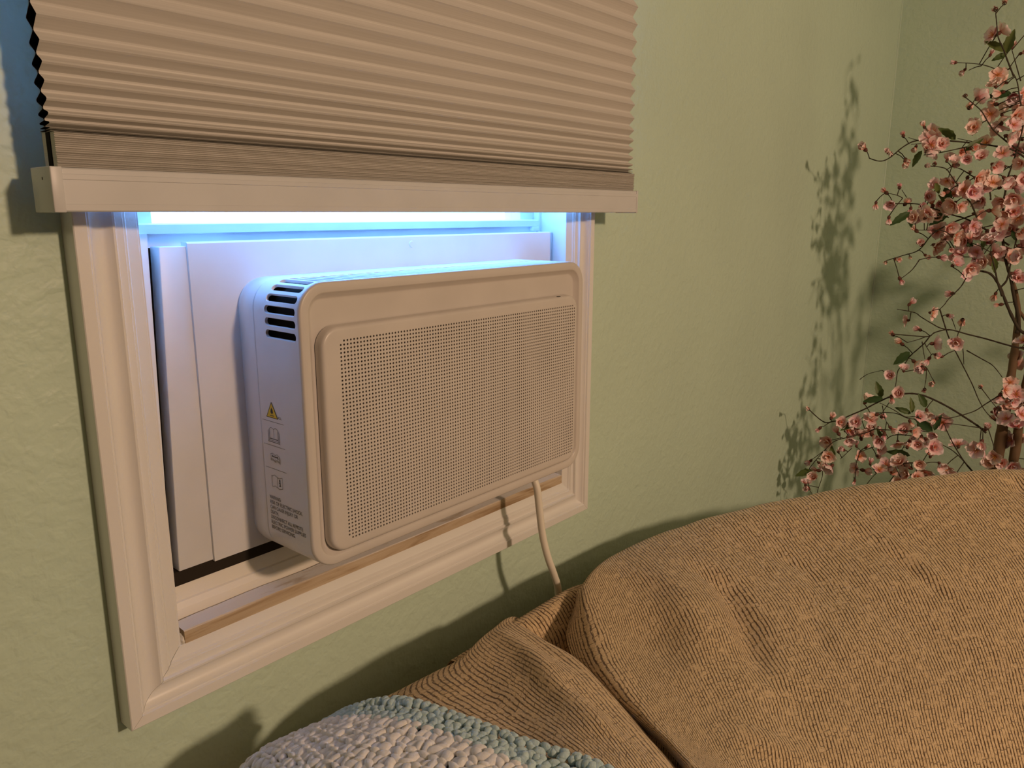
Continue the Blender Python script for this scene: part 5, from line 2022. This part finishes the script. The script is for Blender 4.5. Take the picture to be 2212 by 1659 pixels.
# ------------------------------------------------------------------ sofa
sofa = empty('sofa', (.75, -.45, 0), label='tan ribbed chenille sofa with puffy back cushions standing in front of the window', cat='sofa')
def sp(name, me, **kw):
    o = obj(name, me, parent=sofa, **kw); o.matrix_parent_inverse = Matrix.Translation(sofa.location).inverted(); return o
def cushion(name, net, creases, ku, kv, u0):
    N = np.array(net)                                # columns x rows x 3
    N = cr_axis(N, ku); N = cr_axis(N.transpose(1, 0, 2), kv).transpose(1, 0, 2)
    nu, nv = N.shape[:2]
    # normals
    du = np.gradient(N, axis=0); dv = np.gradient(N, axis=1)
    nr = np.cross(du, dv); nr /= np.linalg.norm(nr, axis=2, keepdims=True) + 1e-12
    to_cam = np.array(CAM_LOC) - N
    sg = np.sign((nr * to_cam).sum(2)); 
    if np.median(sg) < 0: nr = -nr
    disp = np.zeros((nu, nv))
    for amp, wid, pl in creases:
        best = np.full((nu, nv), 1e9); tt = np.zeros((nu, nv)); L = len(pl) - 1
        for q in range(L):
            A = np.array(pl[q]); B = np.array(pl[q+1]); d = B - A; L2 = (d*d).sum()
            s = np.clip(((N - A) @ d) / L2, 0, 1)
            ds = np.linalg.norm(N - (A + s[..., None]*d), axis=2)
            m_ = ds < best; best = np.where(m_, ds, best); tt = np.where(m_, (q + s) / L, tt)
        disp += amp * np.exp(-(best / wid)**2) * np.clip(np.sin(np.pi * (.08 + .84*tt)), 0, 1)
    for i in range(nu):
        for j in range(nv):
            p_ = Vector(N[i, j])
            disp[i, j] += .0045 * noise.noise(p_ * 7.0) + .0022 * noise.noise(p_ * 17.0)
    Q = N + nr * disp[..., None]
    seg = np.linalg.norm(np.diff(N, axis=1), axis=2)
    v = np.concatenate([np.zeros((nu, 1)), np.cumsum(seg, axis=1)], axis=1)
    # rib spacing follows the real width of the cloth, measured across the front
    cs = np.linalg.norm(np.diff(N, axis=0), axis=2)
    across = np.median(cs[:, nv//3: nv*4//5], axis=1)
    u = np.concatenate([[0], np.cumsum(across)]) + u0
    uv = np.stack([np.repeat(u[:, None], nv, 1), v], -1).reshape(-1, 2)
    me = mesh(name, Q.reshape(-1, 3), grid_faces(nu, nv), M['chenille'], smooth=True, uvs=uv)
    bm = bmesh.new(); bm.from_mesh(me); bmesh.ops.recalc_face_normals(bm, faces=bm.faces); bm.to_mesh(me); bm.free()
    return sp(name, me)
cushion('back_cushion', NET_RIGHT, CREASE_RIGHT, 16, 10, .3)
cushion('back_cushion', NET_LEFT, CREASE_LEFT, 16, 10, 0)
def softbox(name, a, b, r, uaxis=0, mat='chenille'):
    k = MB(); k.box(a, b); me = k.make(name, M[mat])
    bm = bmesh.new(); bm.from_mesh(me)
    bmesh.ops.bevel(bm, geom=list(bm.edges), offset=r, segments=5, affect='EDGES', profile=.5)
    uvl = bm.loops.layers.uv.new('UVMap')
    for f in bm.faces:
        for l in f.loops:
            co = l.vert.co; l[uvl].uv = (co[uaxis], co.y + co.z if uaxis == 0 else co.x + co.z)
    bm.to_mesh(me); bm.free(); me.polygons.foreach_set('use_smooth', [True] * len(me.polygons))
    return sp(name, me)
prof = [(-.112, .10), (-.112, Z0-.040), (-.114, Z0-.024), (-.121, Z0-.0145), (-.131, Z0-.013), (-.143, Z0-.018), (-.160, Z0-.040), (-.175, Z0-.075), (-.18, .10)]
V = []; UVs = []; nx = 24
for i in range(nx + 1):
    x = .30 + .27 * i / nx; acc = 0
    for j, (y, zz) in enumerate(prof):
        if j: acc += math.hypot(y - prof[j-1][0], zz - prof[j-1][1])
        V.append((x, y, zz - .010 * max(0, (i - 18) / 6) ** 2)); UVs.append((x, acc))
sp('back_frame', mesh('back_frame', V, grid_faces(nx + 1, len(prof)), M['chenille'], smooth=True, uvs=UVs))
softbox('base', (-.30, -1.02, .09), (1.60, -.16, .33), .03)
softbox('seat_cushion', (-.10, -1.05, .335), (.66, -.34, .47), .045)
softbox('seat_cushion', (.67, -1.05, .335), (1.42, -.62, .47), .045)
softbox('arm', (-.34, -1.02, .09), (-.115, -.10, .62), .06, 1)
for lx, ly in ((-.25, -.95), (1.5, -.95), (-.25, -.24), (1.5, -.24)):
    bm = bmesh.new(); bmesh.ops.create_cone(bm, cap_ends=True, segments=14, radius1=.02, radius2=.03, depth=.1, matrix=Matrix.Translation((lx, ly, .05)))
    me = bpy.data.meshes.new('leg'); bm.to_mesh(me); bm.free(); me.materials.append(M['leg']); sp('leg', me)

# ------------------------------------------------------------------ crocheted blanket over the sofa's left end
NB = np.array(NET_BLANKET)                            # rows (v) x columns (u)
bk = cr_axis(NB, 20); bk = cr_axis(bk.transpose(1, 0, 2), 14).transpose(1, 0, 2)   # v x u
nv_, nu_ = bk.shape[:2]
blk = empty('crocheted_blanket', tuple(bk[20, 30]), label='chunky white crocheted blanket with pale blue border draped over the sofa', cat='blanket')
def kp(name, me, **kw):
    o = obj(name, me, parent=blk, **kw); o.matrix_parent_inverse = Matrix.Translation(blk.location).inverted(); return o
duB = np.gradient(bk, axis=1); dvB = np.gradient(bk, axis=0)
nB = np.cross(duB, dvB); nB /= np.linalg.norm(nB, axis=2, keepdims=True) + 1e-12
if np.median(((np.array(CAM_LOC) - bk) * nB).sum(2)) < 0: nB = -nB
def bl_eval(v, u):
    a = min(max(v, 0), nv_ - 1.001); b = min(max(u, 0), nu_ - 1.001)
    i, j = int(a), int(b); fa, fb = a - i, b - j
    lerp = lambda A: (A[i, j]*(1-fa)*(1-fb) + A[i+1, j]*fa*(1-fb) + A[i, j+1]*(1-fa)*fb + A[i+1, j+1]*fa*fb)
    return Vector(lerp(bk)), Vector(lerp(nB)).normalized(), Vector(lerp(duB)).normalized(), Vector(lerp(dvB)).normalized()
VB = 20.0                                             # rows 0..VB are the blue border
for name, r0, r1, mat in (('border_backing', 0, int(VB), 'yarn_shade_blue'), ('backing', int(VB), nv_ - 1, 'yarn_shade_white')):  # sheets coloured dark for the shade under the stitches
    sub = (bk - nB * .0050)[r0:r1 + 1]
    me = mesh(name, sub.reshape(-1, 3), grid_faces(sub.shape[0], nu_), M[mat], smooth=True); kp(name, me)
# yarn lobes
bm = bmesh.new(); bmesh.ops.create_uvsphere(bm, u_segments=10, v_segments=7, radius=1)
LV_ = [v.co.copy() for v in bm.verts]; LF_ = [tuple(v.index for v in f.verts) for f in bm.faces]; bm.free()
rnd = random.Random(11)
kw_, kb_ = MB(), MB()
def lobe(K, c, n_, tu, tv, ang, ln, wd, ht):
    d = tu * math.cos(ang) + tv * math.sin(ang); d.normalize(); e = n_.cross(d).normalized()
    ph = rnd.uniform(0, 6)
    K.add([c + d*(q.x*ln) + e*(q.y*wd*(1 + .18*math.sin(q.x*9 + ph))) + n_*(q.z*ht) for q in LV_], LF_)
ulen = np.linalg.norm(np.diff(bk, axis=1), axis=2)
vlen = np.linalg.norm(np.diff(bk, axis=0), axis=2)
def rows(K, va, vb, rowh, clus, white):
    v = va
    r = 0
    while v < vb:
        # advance along u in metres
        u = 0.0; off = (r % 2) * .5 * clus
        tot = 0.0; i0 = int(min(v, nv_ - 2))
        cum = np.concatenate([[0], np.cumsum(ulen[i0])]); total = cum[-1]
        s = off
        while s < total:
            uu = float(np.interp(s, cum, np.arange(len(cum))))
            c, n_, tu, tv = bl_eval(v, uu)
            # fan of three or four lobes making one shell stitch
            nl = 3 if white else 4
            for q in range(nl):
                t = (q - (nl - 1) / 2) / ((nl - 1) / 2)
                jt = 1.0 if white else 2.0
                cc = c + tu * (t * clus * .31 + rnd.uniform(-.0010, .0010) * jt) + tv * (rnd.uniform(-.0012, .0012) * jt) + n_ * rnd.uniform(-.0010, .0018)
                lobe(K, cc, n_, tu, tv, math.pi/2 - t * .75 + rnd.uniform(-.35, .35) * jt, rowh * rnd.uniform(.50, .66), clus * rnd.uniform(.17, .23), rnd.uniform(.0030, .0042))
            # chain yarn lying along the row's upper edge
            for q in range(2):
                cc = c + tu * ((q - .5) * clus * .5) - tv * (rowh * .46) + n_ * .0014
                lobe(K, cc + tu * rnd.uniform(-.0012, .0012), n_, tu, tv, rnd.uniform(-.4, .4), clus * rnd.uniform(.24, .33), .0032, .0036)
            s += clus
        dv_local = float(np.median(vlen[i0]))
        v += rowh / max(dv_local, 1e-5); r += 1
rows(kb_, 0.3, VB + .5, .0082, .0185, False)
rows(kw_, VB + 2.2, nv_ - 2, .0128, .0230, True)
kp('border_stitches', kb_.make('border_stitches', M['yarn_blue'], smooth=True), kind='stuff', label='pale blue crochet border')
kp('white_stitches', kw_.make('white_stitches', M['yarn_white'], smooth=True), kind='stuff', label='white crochet stitches')

# ------------------------------------------------------------------ artificial blossom tree in the corner
tree = empty('blossom_tree', (1.80, -.46, 0), label='artificial tree with pink blossoms standing in the corner beside the sofa', cat='artificial tree')
def tp(name, me, **kw):
    o = obj(name, me, parent=tree, **kw); o.matrix_parent_inverse = Matrix.Translation(tree.location).inverted(); return o
first = [b for b in BRANCHES if b[0] > .008]
for rad, pts in BRANCHES:
    P = [Vector(p) for p in pts]
    if rad > .008:
        a = P[0]; base = Vector((1.80 + (a.x - 1.80) * .3, -.46 + (a.y + .46) * .3, .30))
        P = [base, base.lerp(a, .5) + Vector((.01, .0, 0))] + P
    C_ = catmull(P, 5)
    n = len(C_)
    rr = []
    for i in range(n):
        f = i / (n - 1)
        rr.append(rad * .8 * (1 - .45 * f) * (1 + .12 * math.sin(i * 2.3)) if rad <= .008 else rad * (1.15 - .95 * f ** 1.6) * (1 + .06 * math.sin(i * 1.7)))
    k = MB(); k.tube(C_, rr, 7 if rad < .004 else 10)
    tp('trunk' if rad > .008 else 'branch', k.make('branch', M['bark'] if rad > .008 else M['stem'], smooth=True))
# blossoms: cupped five-petal flowers (three meshes), half-open buds, closed buds
def petal_pts(L, Wd, cup, lift, wav, seed, nu=5, nv=7):
    V = []; UVs = []
    rr = random.Random(seed)
    ph = rr.uniform(0, 6)
    for j in range(nv):
        t = j / (nv - 1)
        half = Wd * ((.26 + .74 * math.sin(math.pi * .5 * min(1, t / .6))) if t < .6 else math.sqrt(max(.04, 1 - ((t - .6) / .41) ** 2)))
        for i in range(nu):
            s = (i / (nu - 1) - .5) * 2
            x = L * t * (1 - .06 * abs(s) ** 2 * t); y = half * s
            zz = lift * t * t * L + cup * (s * s) * half + wav * math.sin(3 * s + ph + 4 * t) * t * t * L
            V.append(Vector((x, y, zz))); UVs.append((t, i / (nu - 1)))
    F = [(j*nu+i, j*nu+i+1, (j+1)*nu+i+1, (j+1)*nu+i) for j in range(nv-1) for i in range(nu-1)]
    return V, F, UVs
def flower_mesh(name, L, tilt, seed, rings):
    V = []; F = []; UV = []; mi = []
    rr = random.Random(seed)
    for (cnt, sc, tl, a0) in rings:
        for q in range(cnt):
            pv, pf, pu = petal_pts(L * sc * rr.uniform(.9, 1.08), L * sc * .46, .34, .20, .09, seed * 31 + q)
            R = Matrix.Rotation(a0 + 2*math.pi*q/cnt + rr.uniform(-.15, .15), 3, 'Z') @ Matrix.Rotation(-(tl + rr.uniform(-.15, .15)), 3, 'Y')
            b = len(V); V += [R @ (p + Vector((L*.04, 0, 0))) for p in pv]; UV += pu
            F += [tuple(i + b for i in f) for f in pf]; mi += [0] * len(pf)
    # calyx cone under the flower
    b = len(V); nn = 7
    for (r, zz) in ((.0022, -.007), (.0042, -.0025), (.0030, .001)):
        for q in range(nn): V.append(Vector((r*math.cos(2*math.pi*q/nn), r*math.sin(2*math.pi*q/nn), zz))); UV.append((0, 0))
    for l_ in range(2):
        for q in range(nn):
            q2 = (q+1) % nn; F.append((b+l_*nn+q, b+l_*nn+q2, b+(l_+1)*nn+q2, b+(l_+1)*nn+q)); mi.append(1)
    return mesh(name, V, F, [M['petal'], M['calyx']], smooth=True, uvs=UV, midx=mi)
FLm = [flower_mesh('blossom', .0205, .4, 1, [(5, 1, .40, 0), (3, .62, .95, .4)]),
       flower_mesh('blossom', .0200, .3, 2, [(5, 1, .16, .2)]),
       flower_mesh('blossom', .0215, .6, 3, [(5, 1, .70, .5), (2, .6, 1.1, .1)])]
CUP = [flower_mesh('half_open_blossom', .0165, 1, 4, [(4, 1, 1.02, 0), (3, .8, 1.25, .5)]),
       flower_mesh('half_open_blossom', .0150, 1, 5, [(5, 1, .95, .3)])]
BUD = [flower_mesh('bud', .0118, 1, 6, [(4, 1, 1.36, 0), (3, .85, 1.45, .6)])]
# stamens
k = MB()
for q in range(9):
    a = q * 2.4; r = .0012 + .0004 * q
    k.tube([(0, 0, 0), (r*math.cos(a)*1.2, r*math.sin(a)*1.2, .005), (r*math.cos(a)*1.7, r*math.sin(a)*1.7, .0078)], [.0003, .0003, .0006], 4)
STm = k.make('stamens', M['stamen'])
rnd = random.Random(21)
allseg = [(Vector(a), Vector(b)) for rad, pts in BRANCHES for a, b in zip(pts[:-1], pts[1:])]
def nearest(p):
    best = (1e9, p)
    for a, b in allseg:
        d = b - a; t = max(0, min(1, (p - a).dot(d) / max(d.length_squared, 1e-9))); q = a + d*t; e = (p - q).length
        if e < best[0]: best = (e, q)
    return best
camv = Vector(CAM_LOC)
kt = MB()
for kind, loc in FLOWERS:
    p = Vector(loc)
    e, q = nearest(p)
    out_ = (p - q)
    if out_.length > .03: out_ = out_.normalized() * .03
    face = (camv - p).normalized()
    rv = Vector((rnd.gauss(0, 1), rnd.gauss(0, 1), rnd.gauss(0, .8))).normalized()
    if kind == 'f': d = face * .75 + rv * .75 + out_.normalized() * .3 if out_.length > 1e-4 else face + rv * .6
    elif kind == 'c': d = (out_.normalized() if out_.length > 1e-4 else rv) * .9 + rv * .55 + face * .15
    else: d = (out_.normalized() if out_.length > 1e-4 else rv) + rv * .25
    d.normalize()
    me = rnd.choice(FLm if kind == 'f' else CUP if kind == 'c' else BUD)
    sc = rnd.uniform(.82, 1.22)
    rot_ = d.to_track_quat('Z', 'Y') @ Quaternion((0, 0, 1), rnd.uniform(0, 6.28))
    o = bpy.data.objects.new({'f': 'blossom', 'c': 'half_open_blossom', 'b': 'bud'}[kind], me)
    link(o, parent=tree); o.matrix_parent_inverse = Matrix.Translation(tree.location).inverted()
    o.rotation_mode = 'QUATERNION'; o.rotation_quaternion = rot_; o.location = p; o.scale = (sc, sc, sc)
    if kind == 'f':
        s = bpy.data.objects.new('stamens', STm); link(s, parent=o)
    # pedicel to the nearest branch
    if e > .004:
        st = p - d * (.006 * sc)
        kt.tube([q, q.lerp(st, .55) + Vector((0, 0, .002)), st], [.0011, .0010, .0012], 5)
tp('pedicels', kt.make('pedicels', M['stem'], smooth=True), kind='stuff')
def leaf_mesh(L, Wd, seed):
    nu, nv = 5, 9; V = []; rr = random.Random(seed)
    for j in range(nv):
        t = j / (nv - 1); half = Wd * math.sin(math.pi * t ** .8) ** .9 * (1 + (.12 if j % 2 else -.06)) + .0003
        for i in range(nu):
            s = (i / (nu - 1) - .5) * 2
            V.append((L * t, half * s, abs(s) * half * .45 - .14 * L * t * t))
    F = [(j*nu+i, j*nu+i+1, (j+1)*nu+i+1, (j+1)*nu+i) for j in range(nv-1) for i in range(nu-1)]
    me = mesh('leaf', V, F, M['leaf'], smooth=True)
    return me
LFm = [leaf_mesh(1, .17, 1), leaf_mesh(1, .21, 2)]
for a, b in LEAVES:
    a, b = Vector(a), Vector(b); d = b - a; L = d.length
    me = rnd.choice(LFm); x = d.normalized(); face = (camv - a).normalized()
    zax = (face + Vector((rnd.uniform(-.5, .5), rnd.uniform(-.5, .5), rnd.uniform(0, .7)))); zax = (zax - x * zax.dot(x)).normalized(); y = zax.cross(x)
    R = Matrix((x, y, zax)).transposed().to_quaternion()
    o = bpy.data.objects.new('leaf', me); link(o, parent=tree); o.matrix_parent_inverse = Matrix.Translation(tree.location).inverted()
    o.rotation_mode = 'QUATERNION'; o.rotation_quaternion = R; o.location = a; o.scale = (L, L, L)
# planter on the floor behind the sofa
def lathe(name, prof, mat, n=28, c=(1.80, -.46)):
    V = []; F = []
    for r, zz in prof:
        for q in range(n): V.append((c[0] + r*math.cos(2*math.pi*q/n), c[1] + r*math.sin(2*math.pi*q/n), zz))
    for i in range(len(prof) - 1):
        for q in range(n):
            q2 = (q+1) % n; F.append((i*n+q, i*n+q2, (i+1)*n+q2, (i+1)*n+q))
    F.append(tuple(reversed(range(n)))); F.append(tuple(range((len(prof)-1)*n, len(prof)*n)))
    me = mesh(name, V, F, mat, smooth=True); sharp(me, 40); return tp(name, me)
lathe('planter', [(.10, 0), (.11, .01), (.135, .26), (.145, .265), (.145, .29), (.130, .29), (.128, .275)], M['terracotta'])
lathe('moss', [(.126, .270), (.126, .285), (.08, .300)], M['soil'])
